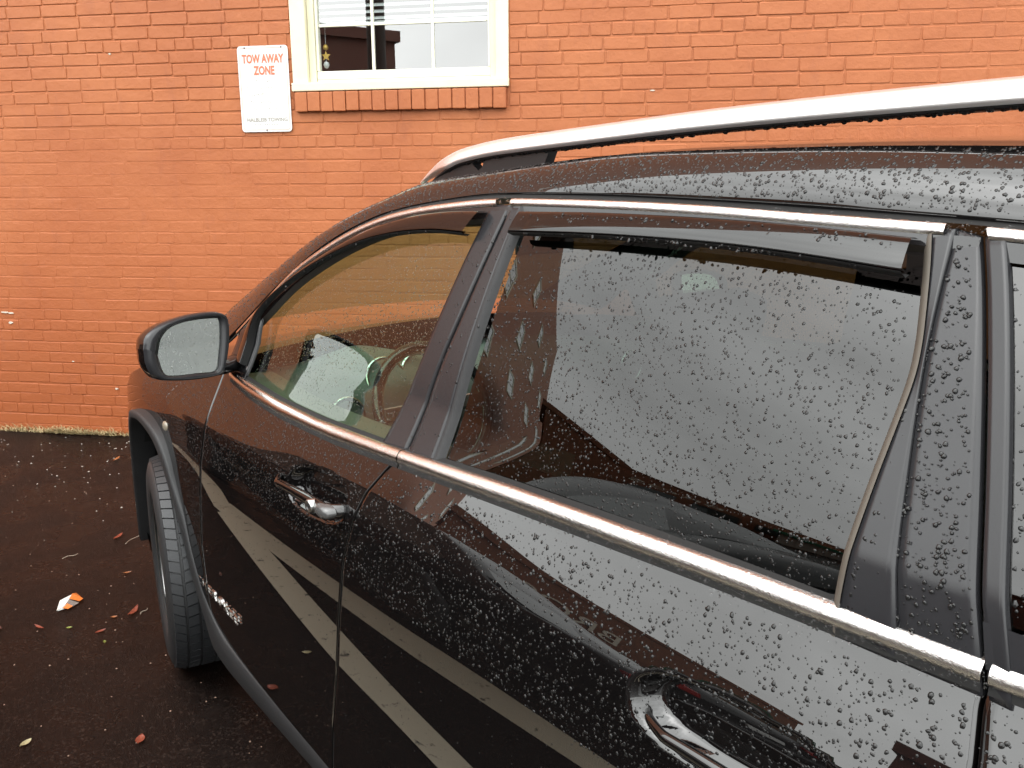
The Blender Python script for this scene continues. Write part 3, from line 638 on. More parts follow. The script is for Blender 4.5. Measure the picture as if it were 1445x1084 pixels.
# bright mouldings
def mould(name, A, B, parent, proud, n=90, S=G, m=m_chrome):
    A, B = catmull(A, n), catmull(B, n); rows = []
    for t in np.linspace(0, 1, 11):
        o = proud * math.sin(math.pi * min(1, max(0, t))) ** .42; q = A * (1 - t) + B * t; rows.append(on(S, q, o))
    return far(grid(name, np.stack(rows, 1), m, parent))
def cut(pts, x0, x1, n=24):
    f = pz(pts); xs_ = np.linspace(x0, x1, n); return [(x, float(f(x))) for x in xs_]
UTd = catmull(UT, 400); UBd = catmull(UB, 400)
def seg(P, x0, x1): return P[(P[:, 0] <= x0) & (P[:, 0] >= x1)][::6]
for x0, x1, par in ((-.30, -1.474, FD), (-1.478, -2.288, RD), (-2.295, -3.2, CAR)):
    mould('roof_moulding', seg(UTd, x0, x1), seg(UBd, x0 - .003, x1 - .003), par, .006)
BS = lambda x, z: np.where(np.asarray(z) > 1.075, G(x, np.maximum(z, 1.075)), W(x, z)) + 0.0
bS = lambda x, z: .5 * (G(x, z) + W(x, z))
for x0, x1, par in ((-.46, -1.352, FD), (-1.356, -2.408, RD), (-2.415, -2.98, CAR)):
    mould('belt_moulding', cut(BT, x0, x1), cut(BB, x0, x1), par, .0125, S=bS)
    far(ruled('belt_seal', [(x, z + .002) for x, z in cut(BB, x0, x1, 12)], [(x, z - .007) for x, z in cut(BB, x0, x1, 12)], m_gap, S=bS, offA=.004, offB=.0035, n=60, k=3, parent=par))
    far(ruled('belt_seal', [(x, z + .007) for x, z in cut(BT, x0, x1, 12)], [(x, z - .003) for x, z in cut(BT, x0, x1, 12)], m_gap, S=bS, offA=-.006, offB=.004, n=60, k=3, parent=par))

# roof, A-pillar, windscreen
EDG = np.array([(.10, .700, 1.135), (-.093, .690, 1.228), (-.326, .675, 1.333), (-.575, .660, 1.438), (-.776, .648, 1.509), (-.942, .636, 1.557), (-1.10, .624, 1.596), (-1.35, .618, 1.618), (-1.52, .618, 1.629), (-1.72, .618, 1.636), (-1.99, .615, 1.633), (-2.19, .611, 1.627), (-2.45, .605, 1.612), (-2.75, .59, 1.585), (-3.08, .57, 1.54)])
DRP = np.array([(-.20, 0, 1.105), (-.29, 0, 1.152), (-.382, 0, 1.209), (-.61, 0, 1.351), (-.80, 0, 1.450), (-.98, 0, 1.513), (-1.13, 0, 1.5435), (-1.36, 0, 1.567), (-1.52, 0, 1.571), (-1.72, 0, 1.567), (-1.99, 0, 1.556), (-2.19, 0, 1.545), (-2.45, 0, 1.526), (-2.75, 0, 1.492), (-3.05, 0, 1.42)])
DRP[:, 1] = G(DRP[:, 0], DRP[:, 2]) - .002
E_, D_ = catmull(EDG, 160), catmull(DRP, 160)
ch = E_ - D_; T = np.gradient(E_, axis=0); T /= np.linalg.norm(T, axis=1)[:, None]; nn = np.cross(T, ch); nn /= np.linalg.norm(nn, axis=1)[:, None]; nn *= np.where(nn[:, 1:2] < 0, -1, 1)
rows = [D_ + (0, -.012, -.004), D_ + (0, -.001, .004)]
for t in np.linspace(.06, 1, 16): rows.append(D_ + ch * t + nn * (.024 * 4 * t * (1 - t))[..., None] if False else D_ + ch * t + nn * (.0135 * 4 * t * (1 - t)))
far(grid('roof_side', np.stack(rows, 1), m_paint, CAR))
far(ruled('drip_gap', [(x, z) for x, z in UTd[::8]], [(x, z + .009) for x, z in UTd[::8]], m_gap, offA=.001, offB=-.006, n=120, k=3))
Er = E_[E_[:, 0] <= -1.0]; ys = np.linspace(0, 1, 30)
P = []
for e in Er:
    row = []
    for s in np.linspace(1, -1, 51):
        a = abs(s); row.append((e[0] - .02 * 0, e[1] * s, e[2] + .030 * (1 - a ** 2.2) - .010 * math.exp(-((a - .93) / .03) ** 2)))
    P.append(row)
grid('roof', np.array(P), m_paint, CAR)
Ew = E_[E_[:, 0] > -1.02]
P = []
for e in Ew:
    P.append([(e[0] + .13 * (1 - s * s) + .004, e[1] * s * 1.0, e[2] + .018 * (1 - s * s)) for s in np.linspace(1, -1, 31)])
grid('windscreen', np.array(P), m_wind, CAR)

# roof rails
RT = [(-1.022, 1.603), (-1.06, 1.624), (-1.103, 1.644), (-1.150, 1.658), (-1.196, 1.668), (-1.294, 1.678), (-1.425, 1.684), (-1.60, 1.690), (-1.826, 1.697), (-2.11, 1.700), (-2.4, 1.698), (-2.65, 1.688), (-2.80, 1.668), (-2.90, 1.63), (-2.95, 1.60)]
rt = catmull(RT, 120); path = np.stack([rt[:, 0], .578 + 0 * rt[:, 0], rt[:, 1]], 1)
sc_ = np.clip(np.minimum((-1.0 - rt[:, 0]) / .14, (rt[:, 0] + 2.98) / .14), .25, 1)
RAIL = empty('roof_rail'); RAIL.parent = CAR
prof = [(.0235, -.031), (.0220, -.022), (.0195, -.013), (.0155, -.006), (.009, -.0012), (0, .0010), (-.009, -.0012), (-.0155, -.006), (-.0195, -.013), (-.0220, -.022), (-.0235, -.031)]
sweep('rail', path, np.tile([0, 1, 0], (len(path), 1)), prof, m_silver, RAIL, scale=sc_)
sweep('rail_underside', path + (0, 0, -.0312), np.tile([0, 1, 0], (len(path), 1)), [(.0185, .0), (-.0185, .0), (-.014, -.004), (.014, -.004)], m_rail_under, RAIL, scale=sc_)
for sgn in (0, 1):
    tp = lambda x: np.interp(-x, -rt[:, 0], rt[:, 1]) - .029
    if sgn == 0: xsf = [-1.07, -1.12, -1.18, -1.24, -1.30, -1.36, -1.42, -1.472]
    else: xsf = [-2.88, -2.82, -2.76, -2.70, -2.64, -2.58, -2.52, -2.47]
    zr = lambda x: float(np.interp(x, EDG[::-1, 0], EDG[::-1, 2])) - .012
    up = [(x, max(float(tp(x)) - .002, zr(x) + .002)) for x in xsf]; lo = [(x + (.022 if i == 7 else 0) * (1 if sgn == 0 else -1), zr(x)) for i, x in enumerate(xsf)]
    # bracket with a small opening near its front
    hole = [(-1.270, 1.6395), (-1.236, 1.639), (-1.230, 1.634), (-1.250, 1.620), (-1.264, 1.628)] if sgn == 0 else None
    import bmesh
    bm = bmesh.new()
    ring = up + lo[::-1]
    ov = [bm.verts.new((x, .588, z)) for x, z in ring]; oe = [bm.edges.new((ov[i], ov[(i + 1) % len(ov)])) for i in range(len(ov))]; he = []
    if hole:
        hv = [bm.verts.new((x, .588, z)) for x, z in hole]; he = [bm.edges.new((hv[i], hv[(i + 1) % len(hv)])) for i in range(len(hv))]
    bmesh.ops.triangle_fill(bm, use_beauty=True, use_dissolve=False, edges=oe + he)
    g_ = bmesh.ops.extrude_face_region(bm, geom=list(bm.faces)); bmesh.ops.translate(bm, vec=(0, -.022, 0), verts=[q for q in g_['geom'] if isinstance(q, bmesh.types.BMVert)])
    bmesh.ops.recalc_face_normals(bm, faces=bm.faces)
    me = bpy.data.meshes.new('rail_bracket'); bm.to_mesh(me); bm.free(); me.materials.append(m_rail_under); link_mesh('rail_bracket', me, RAIL)

# door handles
def handle(parent, x0, x1, z0, z1, rise, lock):
    xs_ = np.linspace(x0, x1, 40); t = np.linspace(0, 1, 40); z = z0 + (z1 - z0) * t + .004 * np.sin(math.pi * t)
    y = W(xs_, z) - .010 + rise * np.clip(np.minimum(t / .16, (1 - t) / .10), 0, 1) ** .6
    th = .0165 * np.clip(.62 + .5 * t, 0, 1.0); pr = [(.013 * math.cos(a), .90 * math.sin(a)) for a in np.linspace(0, 2 * math.pi, 17)[:-1]]
    pr = [(o * 1.0, u * .0185) for o, u in pr]
    h = sweep('handle', np.stack([xs_, y, z], 1), np.tile([0, 1, .15], (40, 1)), pr, m_paint, parent, scale=(.50 + .45 * t) * (1 if lock else .85))
    if lock:
        V, F = lathe([(.0001, .006), (.006, .006), (.0085, .0085), (.0125, .0085), (.0145, .006), (.0145, -.014)], 24)
        o = obj('key_lock', V, F, m_rim, h, True); o.location = (x1 + .075, float(y[30]) + .010, float(z[30]) - .001)
        V, F = lathe([(.0001, .002), (.0065, .002)], 14); q = obj('keyhole', V, F, m_gap, h); q.location = (x1 + .075, float(y[30]) + .0145, float(z[30]) - .001)
        V, F = lathe([(.0001, .012), (.010, .011), (.018, .007), (.020, -.012)], 20); q = obj('handle_cap', V, F, mat('grey_handle_cap', (.10, .10, .10), .25, .4), h, True); q.location = (x1 + .032, float(y[33]) + .004, float(z[33]) - .001); q.scale = (1.7, 1, .8)
    return h
handle(FD, -.905, -1.222, .940, .946, .038, True)
handle(RD, -2.04, -2.345, .910, .902, .026, False)

# door mirror
MIR = empty('door_mirror'); MIR.parent = CAR
nm = np.array([-.955, -.27, .06]); nm /= np.linalg.norm(nm); MC = np.array([-.60, 1.0, 1.205]); ax_ = np.array([0, 0, 1.]) - nm * nm[2]; ax_ /= np.linalg.norm(ax_); ay_ = np.cross(ax_, nm)
mo = [(-.105, .015), (-.095, .044), (-.054, .068), (.016, .081), (.079, .082), (.115, .074), (.129, .054), (.123, -.006), (.103, -.064), (.089, -.078), (.025, -.079), (-.04, -.071), (-.085, -.058), (-.103, -.026), (-.105, .015)]
mg = [(-.077, -.004), (-.064, .032), (-.039, .055), (.001, .065), (.045, .068), (.090, .066), (.108, .060), (.106, .016), (.095, -.035), (.081, -.067), (.026, -.065), (-.039, -.060), (-.066, -.048), (-.077, -.004)]
mo_, mg_ = catmull(mo, 65)[:-1], catmull(mg, 65)[:-1]
def mp3(q, d, sc=1.0, c=np.array([.01, 0])):
    q = (q - c) * sc + c; return MC + ay_ * q[:, :1] + ax_ * q[:, 1:] - nm * d
rows = [mp3(mg_, .014), mp3(mg_, .002, 1.02), mp3(mg_ * .25 + mo_ * .75, -.004), mp3(mo_, .002), mp3(mo_, .014, 1.015), mp3(mo_, .035, 1.0), mp3(mo_, .060, .93), mp3(mo_, .082, .80), mp3(mo_, .098, .60), mp3(mo_, .106, .33), mp3(mo_, .109, .02)]
rows = [np.vstack([r, r[:1]]) for r in rows]
grid('mirror_rim', np.stack(rows[:5]), m_appl, MIR); grid('mirror_shell', np.stack(rows[4:]), m_paint, MIR)
obj('mirror_glass', mp3(mg_, .010, .99), [tuple(range(64))], m_mirror, MIR)
grid('mirror_recess', np.stack([np.vstack([r, r[:1]]) for r in (mp3(mg_, .014, 1.0), mp3(mg_, .018, .5))]), m_gap, MIR)
# arm and sail panel
pa = catmull([(-.53, .955, 1.145), (-.495, .905, 1.13), (-.47, .865, 1.125), (-.45, .82, 1.13)], 14)
sweep('mirror_arm', pa, np.tile([1., 0, 0], (14, 1)), [(.034 * math.cos(a), .020 * math.sin(a)) for a in np.linspace(0, 2 * math.pi, 15)[:-1]], m_trim, MIR)
ruled('sail_panel', [(-.40, 1.21), (-.47, 1.225), (-.535, 1.25)], [(-.40, 1.10), (-.47, 1.10), (-.545, 1.10)], m_trim, offA=.004, offB=.006, n=12, k=8, rim=True, parent=FD)

# front wheel (turned a little) and rear wheel
def wheel(loc, steer):
    w = empty('wheel', loc, steer); w.parent = CAR
    tp = [(.225, .095), (.235, .108), (.27, .113), (.31, .112), (.338, .104), (.351, .090), (.3545, .075), (.3545, -.075), (.351, -.090), (.338, -.104), (.31, -.112), (.235, -.105), (.225, -.09)]
    V, F = lathe(tp, 64); ty = obj('tyre', V, F, m_tyre, w, True)
    TV, TF = [], []
    for ri_, (y0, y1, stp, sk) in enumerate(((-.100, -.066, 66, .10), (-.060, -.026, 60, .06), (-.020, .020, 60, -.05), (.026, .060, 60, .06), (.066, .100, 66, -.10))):
        for i in range(stp):
            a0, a1 = 2 * math.pi * (i + .07) / stp, 2 * math.pi * (i + .93) / stp; n = len(TV)
            for rr, ins in ((.348, 0), (.3625, .0015)):
                for a, y in ((a0, y0 + ins), (a1, y0 + ins), (a1, y1 - ins), (a0, y1 - ins)):
                    r2 = rr - (.010 if abs(y) > .095 else 0); aa = a + sk * y / .1; TV.append((r2 * math.cos(aa), y, r2 * math.sin(aa)))
            TF += [(n, n + 1, n + 2, n + 3), (n + 4, n + 5, n + 6, n + 7)] + [(n + k, n + (k + 1) % 4, n + 4 + (k + 1) % 4, n + 4 + k) for k in range(4)]
    tag(obj('tread_blocks', TV, TF, m_tread, ty), kind='stuff')
    V, F = lathe([(.226, .098), (.232, .102), (.232, .094), (.216, .082), (.205, .02), (.205, -.09)], 64); rm = obj('rim', V, F, m_rim, w, True)
    for k in range(5):
        for s in (-.15, .15):
            a = 2 * math.pi * k / 5 + s; c, n_ = math.cos(a), math.sin(a); q = []
            for r_, hw_, yf in ((.05, .022, .070), (.13, .017, .082), (.218, .020, .090)):
                q += [(r_ * c - hw_ * n_, yf, r_ * n_ + hw_ * c), (r_ * c + hw_ * n_, yf, r_ * n_ - hw_ * c), (r_ * c + hw_ * n_, yf - .03, r_ * n_ - hw_ * c), (r_ * c - hw_ * n_, yf - .03, r_ * n_ + hw_ * c)]
            obj('spoke', q, [(4 * i + j, 4 * i + (j + 1) % 4, 4 * i + 4 + (j + 1) % 4, 4 * i + 4 + j) for i in (0, 1) for j in range(4)] + [(0, 1, 2, 3), (8, 9, 10, 11)], m_rim, rm)
    V, F = lathe([(.0001, .086), (.03, .084), (.055, .074), (.06, .03)], 24); obj('hub_cap', V, F, m_rim, rm, True)
    V, F = lathe([(.0001, .0), (.16, .0), (.16, -.03), (.0001, -.03)], 32); obj('brake_disc', V, F, m_rail_under, w)
    return w
wheel((XW, .812, .3615), R(-12)); wheel((XW - 2.72, .818, .3615), 0)
wheel((XW, -.818, .3615), math.pi - R(11)); wheel((XW - 2.72, -.818, .3615), math.pi)
# side marker lamp and badge
V, F = lathe([(.0001, .010), (.012, .009), (.018, .003), (.019, -.01)], 16); o = obj('side_marker_lamp', V, F, mat('lamp_lens', (.20, .17, .13), .15), CAR, True); o.location = (-.03, float(W(-.03, .872)) - .001, .872); o.scale = (1.3, .7, .9)
bd = text('badge', 'CHEROKEE', .022, .345, (-.470, float(W(-.470, .474)) + .0012, .474), m_chrome, CAR, rot=(0, 0, 0), ext=.0022, off=.01, space=1.2)
bd.rotation_euler = (Matrix(((-1, 0, 0), (0, 0, 1), (0, 1, 0)))).to_euler(); bd.rotation_euler.rotate_axis('Y', -.045)

# cabin
CAB = empty('cabin'); CAB.parent = CAR
P = []
for x, z, hw in ((-.05, 1.02, .70), (-.25, 1.04, .72), (-.42, 1.05, .73), (-.54, 1.04, .735), (-.60, 1.0, .735), (-.61, .90, .735), (-.58, .72, .73), (-.50, .45, .7)):
    P.append([(x + .05 * math.cos(t * 3) * 0, hw * t, z + (.055 * math.exp(-((t - .5) / .22) ** 2) if -.56 < x < -.2 else 0) - .03 * abs(t) ** 6) for t in np.linspace(1, -1, 31)])
grid('dashboard', np.array(P), m_dash, CAB)
def torus(Rr_, r_, n1=48, n2=12):
    V = []; F = []
    for i in range(n1):
        a = 2 * math.pi * i / n1
        for j in range(n2):
            b = 2 * math.pi * j / n2; V.append(((Rr_ + r_ * math.cos(b)) * math.cos(a), (Rr_ + r_ * math.cos(b)) * math.sin(a), r_ * math.sin(b)))
    for i in range(n1):
        for j in range(n2): F.append((i * n2 + j, ((i + 1) % n1) * n2 + j, ((i + 1) % n1) * n2 + (j + 1) % n2, i * n2 + (j + 1) % n2))
    return V, F
STW = empty('steering_wheel', (-.74, .37, .985)); STW.parent = CAB; STW.rotation_euler = (0, R(-65), 0)
obj('wheel_rim', *torus(.180, .0155), m_trim, STW, True)
obj('bright_ring', *torus(.166, .0045, 48, 8), m_bezel, STW, True)
V, F = lathe([(.0001, .035), (.05, .03), (.07, .012), (.07, -.03), (.0001, -.04)], 24, 'z'); obj('airbag_cover', V, F, m_dash, STW, True)
for a in (90, -90, 180):
    o = box('wheel_spoke', .05, .168, -.020, .020, -.012, .008, m_bezel if a != 180 else m_dash, STW, .004); o.rotation_euler = (0, 0, R(a))
for yv, zv, rr in ((.42, 1.075, .062), (.30, 1.075, .062)):
    o = obj('gauge_bezel', *torus(rr, .006, 32, 8), m_bezel, CAB, True); o.location = (-.56, yv, zv - .03); o.rotation_euler = (0, R(-70), 0)
for yv in (.58, -.58):
    o = obj('vent_bezel', *torus(.052, .007, 32, 8), m_bezel, CAB, True); o.location = (-.612, yv, .965); o.rotation_euler = (0, R(-86), 0)
def seat(x, y):
    s = empty('seat', (x, y, 0)); s.parent = CAB
    def pad(nm_, c, sz, rot, m):
        v, f = boxVF(-sz[0], sz[0], -sz[1], sz[1], -sz[2], sz[2], min(sz) * .75); o = obj(nm_, v, f, m, s, True); o.location = c; o.rotation_euler = (0, rot, 0); return o
    pad('cushion', (0, 0, .62), (.26, .25, .08), R(-8), m_seat); pad('backrest', (-.30, 0, .92), (.075, .24, .30), R(-16), m_seat); pad('headrest', (-.40, 0, 1.30), (.05, .13, .09), R(-10), m_seat)
    for q in (-.05, .05):
        V, F = lathe([(.007, 1.18), (.007, 1.26)], 8, 'z'); o = obj('headrest_post', V, F, m_bezel, s); o.location = (-.385, q, 0)
for x in (-1.28, -2.15):
    for y in (.37, -.37): seat(x, y)
box('centre_console', -1.5, -.58, -.10, .10, .40, .78, m_dash, CAB, .03)
box('cabin_floor', -3.3, -.2, -.80, .80, .43, .45, m_dark, CAB)
P = []
for e in E_[(E_[:, 0] <= -1.02)]: P.append([(e[0], (e[1] - .02) * s, e[2] - .045 + .02 * (1 - s * s)) for s in np.linspace(1, -1, 11)])
grid('headliner', np.array(P), m_hdl, CAB)
far(grid('door_card', np.stack([np.stack([X, W(X, Z) - .10, Z], -1) for X, Z in [np.meshgrid(np.linspace(-.45, -2.4, 12), np.linspace(.45, 1.06, 8), indexing='ij')]][0], 0) if False else np.stack([np.meshgrid(np.linspace(-.45, -2.4, 12), np.linspace(.45, 1.065, 8), indexing='ij')[0], W(*np.meshgrid(np.linspace(-.45, -2.4, 12), np.linspace(.45, 1.065, 8), indexing='ij')) - .10, np.meshgrid(np.linspace(-.45, -2.4, 12), np.linspace(.45, 1.065, 8), indexing='ij')[1]], -1), m_dash, CAB))
far(grid('door_sill_top', np.stack([on(G, cut(BT, -.45, -2.4), -.02), on(G, cut(BT, -.45, -2.4), -.02) + (0, -.09, -.005)], 1), m_dash, CAB))
box('sun_visor', -.98, -.86, .30, .62, 1.495, 1.51, m_hdl, CAB, .004)
o = box('inside_mirror', -.80, -.78, -.11, .11, 1.40, 1.46, m_trim, CAB, .008)
# far side: mirror images of the side panels
for d in (FD, RD):
    c = empty(d.name.split('.')[0]); c.parent = CAR; c.scale = (1, -1, 1)
    for ch_ in list(d.children):
        if ch_.name.split('.')[0] in ('door_skin', 'front_window', 'rear_window', 'window_frame', 'pillar_trim', 'corner_trim', 'roof_moulding', 'belt_moulding', 'belt_seal', 'sail_panel'):
            q = ch_.copy(); COL.objects.link(q); q.parent = c
for o in FAR:
    if o.parent in (FD, RD): continue
    q = o.copy(); COL.objects.link(q); q.parent = o.parent; q.scale = (1, -1, 1)
RL2 = empty('roof_rail'); RL2.parent = CAR; RL2.scale = (1, -1, 1)
for ch_ in list(RAIL.children):
    q = ch_.copy(); COL.objects.link(q); q.parent = RL2
MR2 = empty('door_mirror'); MR2.parent = CAR; MR2.scale = (1, -1, 1)
for ch_ in list(MIR.children):
    q = ch_.copy(); COL.objects.link(q); q.parent = MR2

# ------------------------------------------------------------------ rain drops on the near side
TPL = []
for r_, h_ in ((1.0, 0.0), (.86, .55), (.50, .90)):
    for k in range(9):
        a = 2 * math.pi * k / 9; TPL.append((r_ * math.cos(a), r_ * math.sin(a), h_))
TPL.append((0, 0, 1.0)); TPL = np.array(TPL)
TQ = [(9 * i + k, 9 * i + (k + 1) % 9, 9 * (i + 1) + (k + 1) % 9, 9 * (i + 1) + k) for i in (0, 1) for k in range(9)]
TT = [(18 + k, 18 + (k + 1) % 9, 27) for k in range(9)]
TRI = np.array([t for q in TQ for t in ((q[0], q[1], q[2]), (q[0], q[2], q[3]))] + TT)
def drops_at(name, P, N, size, parent, tall=.50, m=None):
    n = len(P)
    if n == 0: return
    up = np.tile([0, 0, 1.0], (n, 1)); up[np.abs(N[:, 2]) > .9] = (0, 1, 0)
    A = np.cross(up, N); A /= np.linalg.norm(A, axis=1)[:, None]; B = np.cross(N, A)
    el = rng.uniform(.85, 1.25, n); th = rng.normal(0, .5, n); A2 = A * np.cos(th)[:, None] + B * np.sin(th)[:, None]; B2 = -A * np.sin(th)[:, None] + B * np.cos(th)[:, None]
    wob = 1 + rng.normal(0, 1, (n, 9)) * np.where(size > .0017, .13, .05)[:, None]; wob = np.concatenate([wob, wob, wob, np.ones((n, 1))], 1)
    hgt = size * tall * rng.uniform(.45, 1.15, n)
    V = P[:, None, :] + (A2[:, None, :] * (TPL[None, :, 0, None] * wob[..., None]) + B2[:, None, :] * (TPL[None, :, 1, None] * wob[..., None] * el[:, None, None])) * size[:, None, None] + N[:, None, :] * (TPL[None, :, 2] * hgt[:, None])[..., None] - N[:, None, :] * .0003
    # sag of the lower side
    F = (TRI[None] + (np.arange(n) * 28)[:, None, None]).reshape(-1, 3)
    o = link_mesh(name, fast_mesh(name, V.reshape(-1, 3), F, m or m_bead, True), parent); tag(o, kind='stuff'); return o
def sizes(n, lo=.0005, med=.0011, sig=.66, hi=.0046):
    if sig < .55: sig = .60
    return .72 * np.clip(np.exp(rng.normal(math.log(med), sig, n)), lo, hi)
def rain(S, poly, dens, parent, off=0.0, dentf=None, m=None, **k):
    poly = np.asarray(poly); (x0, z0), (x1, z1) = poly.min(0), poly.max(0); n = int(dens * (x1 - x0) * (z1 - z0)); x = rng.uniform(x0, x1, n); z = rng.uniform(z0, z1, n)
    keep = inpoly(x, z, [tuple(q) for q in poly]); x, z = x[keep], z[keep]; N = nrm(S, x, z); P = np.stack([x, S(x, z), z], -1) + N * off
    if dentf is not None: P[:, 1] += dentf(x, z)
    return drops_at('water_drops', P, N, sizes(len(x), **k), parent, m=m)
rd_poly = [(float(fB(z)) - .006, z) for z in np.linspace(1.05, .45, 14)] + [(-2.30, .45)] + [(float(fC(z)) + .006, z) for z in np.linspace(.6, 1.08, 8)]
fd_poly = [(float(fA(z)) - .006, z) for z in np.linspace(1.06, .45, 10)] + [(float(fB(z)) + .006, z) for z in np.linspace(.45, 1.05, 12)]
up_r = [(x, z) for x, z in rd_poly if z > .80]; up_f = [(x, z) for x, z in fd_poly if z > .80]
rain(W, up_r, 30000, RD, dentf=d2, med=.0015, sig=.5); rain(W, up_f, 44000, FD, dentf=d1, med=.0013, hi=.0032)
rain(W, [(x, z) for x, z in rd_poly if z < .84], 5000, RD, med=.0008, hi=.002); rain(W, [(x, z) for x, z in fd_poly if z < .84], 5000, FD, med=.0008, hi=.002)
rain(W, [(-.38, 1.06), (-.38, .5), (-.2, .75), (0, .88), (.3, .9), (.3, .98), (0, 1.04)], 40000, CAR, med=.0013, hi=.0028)
rain(W, [(-2.42, 1.09), (-2.42, .85), (-2.6, .85), (-2.6, 1.09)], 30000, CAR, med=.0015)
g_r = [(-1.50, 1.49), (-2.235, 1.465), (-2.25, 1.37), (-2.24, 1.11), (-1.475, 1.10)]
rain(G, g_r, 36000, RD, off=-.012, med=.00125, sig=.5, hi=.0036)
g_f = [(-1.37, 1.48), (-1.15, 1.475), (-.99, 1.45), (-.83, 1.395), (-.67, 1.33), (-.56, 1.25), (-.54, 1.11), (-1.27, 1.09)]
rain(G, g_f, 40000, FD, m=m_water, off=-.014, med=.0011, hi=.0026)
rain(G, [(-1.43, 1.54), (-1.475, 1.54), (-1.365, 1.10), (-1.28, 1.10)], 14000, FD, med=.0011); rain(G, [(-1.49, 1.54), (-1.52, 1.54), (-1.45, 1.10), (-1.37, 1.10)], 14000, RD, med=.0011)
rain(G, [(-2.265, 1.52), (-2.285, 1.515), (-2.40, 1.135), (-2.265, 1.12), (-2.275, 1.36)], 21000, RD, med=.0016, sig=.5, hi=.0036)
rain(G, [(-2.33, 1.49), (-2.6, 1.46), (-2.6, 1.15), (-2.43, 1.16)], 30000, CAR, off=-.008, med=.0012)
rain(G, [(-1.55, 1.535), (-2.21, 1.515), (-2.22, 1.478), (-1.54, 1.503)], 30000, RD, off=.0235, med=.0013); rain(G, [(-1.39, 1.535), (-1.16, 1.52), (-.87, 1.435), (-.56, 1.28), (-.55, 1.25), (-.83, 1.41), (-1.14, 1.49), (-1.36, 1.50)], 16000, FD, off=.022, med=.0010)
rain(G, [(-2.270, 1.36), (-2.285, 1.28), (-2.300, 1.2), (-2.315, 1.13), (-2.262, 1.12), (-2.268, 1.25)], 19000, RD, med=.0014)
# roof side and roof edge
n = 15000; ii = rng.integers(0, 150, n); tt = rng.uniform(.08, .98, n); f = rng.uniform(0, 1, n)
Pp = D_[ii] * (1 - f)[:, None] + D_[np.minimum(ii + 1, 159)] * f[:, None]; Pe = E_[ii] * (1 - f)[:, None] + E_[np.minimum(ii + 1, 159)] * f[:, None]
Pr = Pp + (Pe - Pp) * tt[:, None] + nn[ii] * (.0135 * 4 * tt * (1 - tt))[:, None]; chn = ch / np.linalg.norm(ch, axis=1)[:, None]
Nr = nn[ii] - chn[ii] * ((.0135 * 4 * (1 - 2 * tt)) / np.linalg.norm(ch[ii], axis=1))[:, None]; Nr /= np.linalg.norm(Nr, axis=1)[:, None]
drops_at('water_drops', Pr, Nr, sizes(n, med=.0013, hi=.0038), CAR)
# beads on the mouldings, the mirror and the underside of the rail
def along(A, n, S, off, parent, med=.0012, jit=.010, hi=.003, down=False):
    A = catmull(A, 400); k = rng.integers(0, 399, n); q = A[k] + rng.normal(0, 1, (n, 2)) * (.002, jit); P = on(S, q, off); N = nrm(S, q[:, 0], q[:, 1])
    return drops_at('water_drops', P, N, sizes(n, med=med, hi=hi), parent, .6, m=m_water)
mid = [(x, z - .019) for x, z in cut(BT, -.5, -2.42)]
along(mid, 5200, bS, .0100, CAR, .0011, .009); along([(x, z - .006) for x, z in UT[2:14]], 1800, G, .0045, CAR, .0009, .003)
along(cut(BB, -.5, -2.42), 700, bS, .0045, CAR, .0016, .002)
n = 420; q = np.stack([rng.uniform(-.075, .105, n), rng.uniform(-.065, .066, n)], 1); q = q[inpoly(q[:, 0], q[:, 1], [tuple(a) for a in mg_ * .97])]
drops_at('water_drops', mp3(q, .010), np.tile(nm, (len(q), 1)), sizes(len(q), med=.0011, hi=.0022), MIR, m=m_water)
k = rng.integers(8, 100, 420); Pq = path[k] + np.stack([rng.normal(0, .004, 420), rng.uniform(-.004, .015, 420), np.full(420, -.0345)], 1)
drops_at('water_drops', Pq, np.tile([0, .1, -1.0], (420, 1)), sizes(420, med=.0040, sig=.4, hi=.0062), RAIL, 1.0)
xs_ = rng.uniform(-2.2, -1.55, 26); vq = pz([(-1.524, 1.499), (-1.70, 1.500), (-1.843, 1.498), (-1.969, 1.494), (-2.08, 1.487), (-2.230, 1.474)])
drops_at('water_drops', on(G, np.stack([xs_, vq(xs_) - .002], 1), .0235), np.tile([0, .5, -.86], (26, 1)), sizes(26, med=.0030, sig=.2), RD, 1.0)
xs_ = rng.uniform(-1.38, -.7, 14); vq = pz(vlo[:7]); drops_at('water_drops', on(G, np.stack([xs_, vq(xs_) - .002], 1), .0235), np.tile([0, .5, -.86], (14, 1)), sizes(14, med=.0032, sig=.2), FD, 1.0)

# ------------------------------------------------------------------ litter on the ground
m_foil = mat('white_wrapper', (.72, .70, .66), .3); m_or = mat('orange_wrapper', (.72, .20, .04), .35); m_gr = mat('grey_foil', (.30, .30, .29), .25, .6)
WR = empty('food_wrapper', (.806, 1.098, .005), R(-62), 'crumpled white and orange food wrapper lying on the asphalt', 'wrapper')
obj('foil_sheet', [(-.062, -.018, .004), (-.02, .012, .022), (.028, .030, .012), (.062, .018, .016), (.030, .002, .028), (.0, -.012, .020), (-.03, -.026, .014)], [(0, 1, 6), (1, 5, 6), (1, 2, 4), (1, 4, 5), (2, 3, 4)], m_foil, WR)
obj('printed_flap', [(.002, -.012, .024), (.030, .002, .031), (.058, .016, .018), (.050, -.030, .006), (.022, -.042, .010)], [(0, 1, 3, 4), (1, 2, 3)], m_or, WR)
obj('torn_corner', [(-.062, -.020, .003), (-.03, -.027, .016), (.0, -.013, .022), (.018, -.045, .006), (-.02, -.045, .004)], [(0, 1, 4), (1, 2, 3, 4)], m_gr, WR)
obj('printed_patch', [(-.045, -.030, .010), (-.02, -.028, .018), (-.012, -.046, .006), (-.034, -.046, .004)], [(0, 1, 2, 3)], m_or, WR)
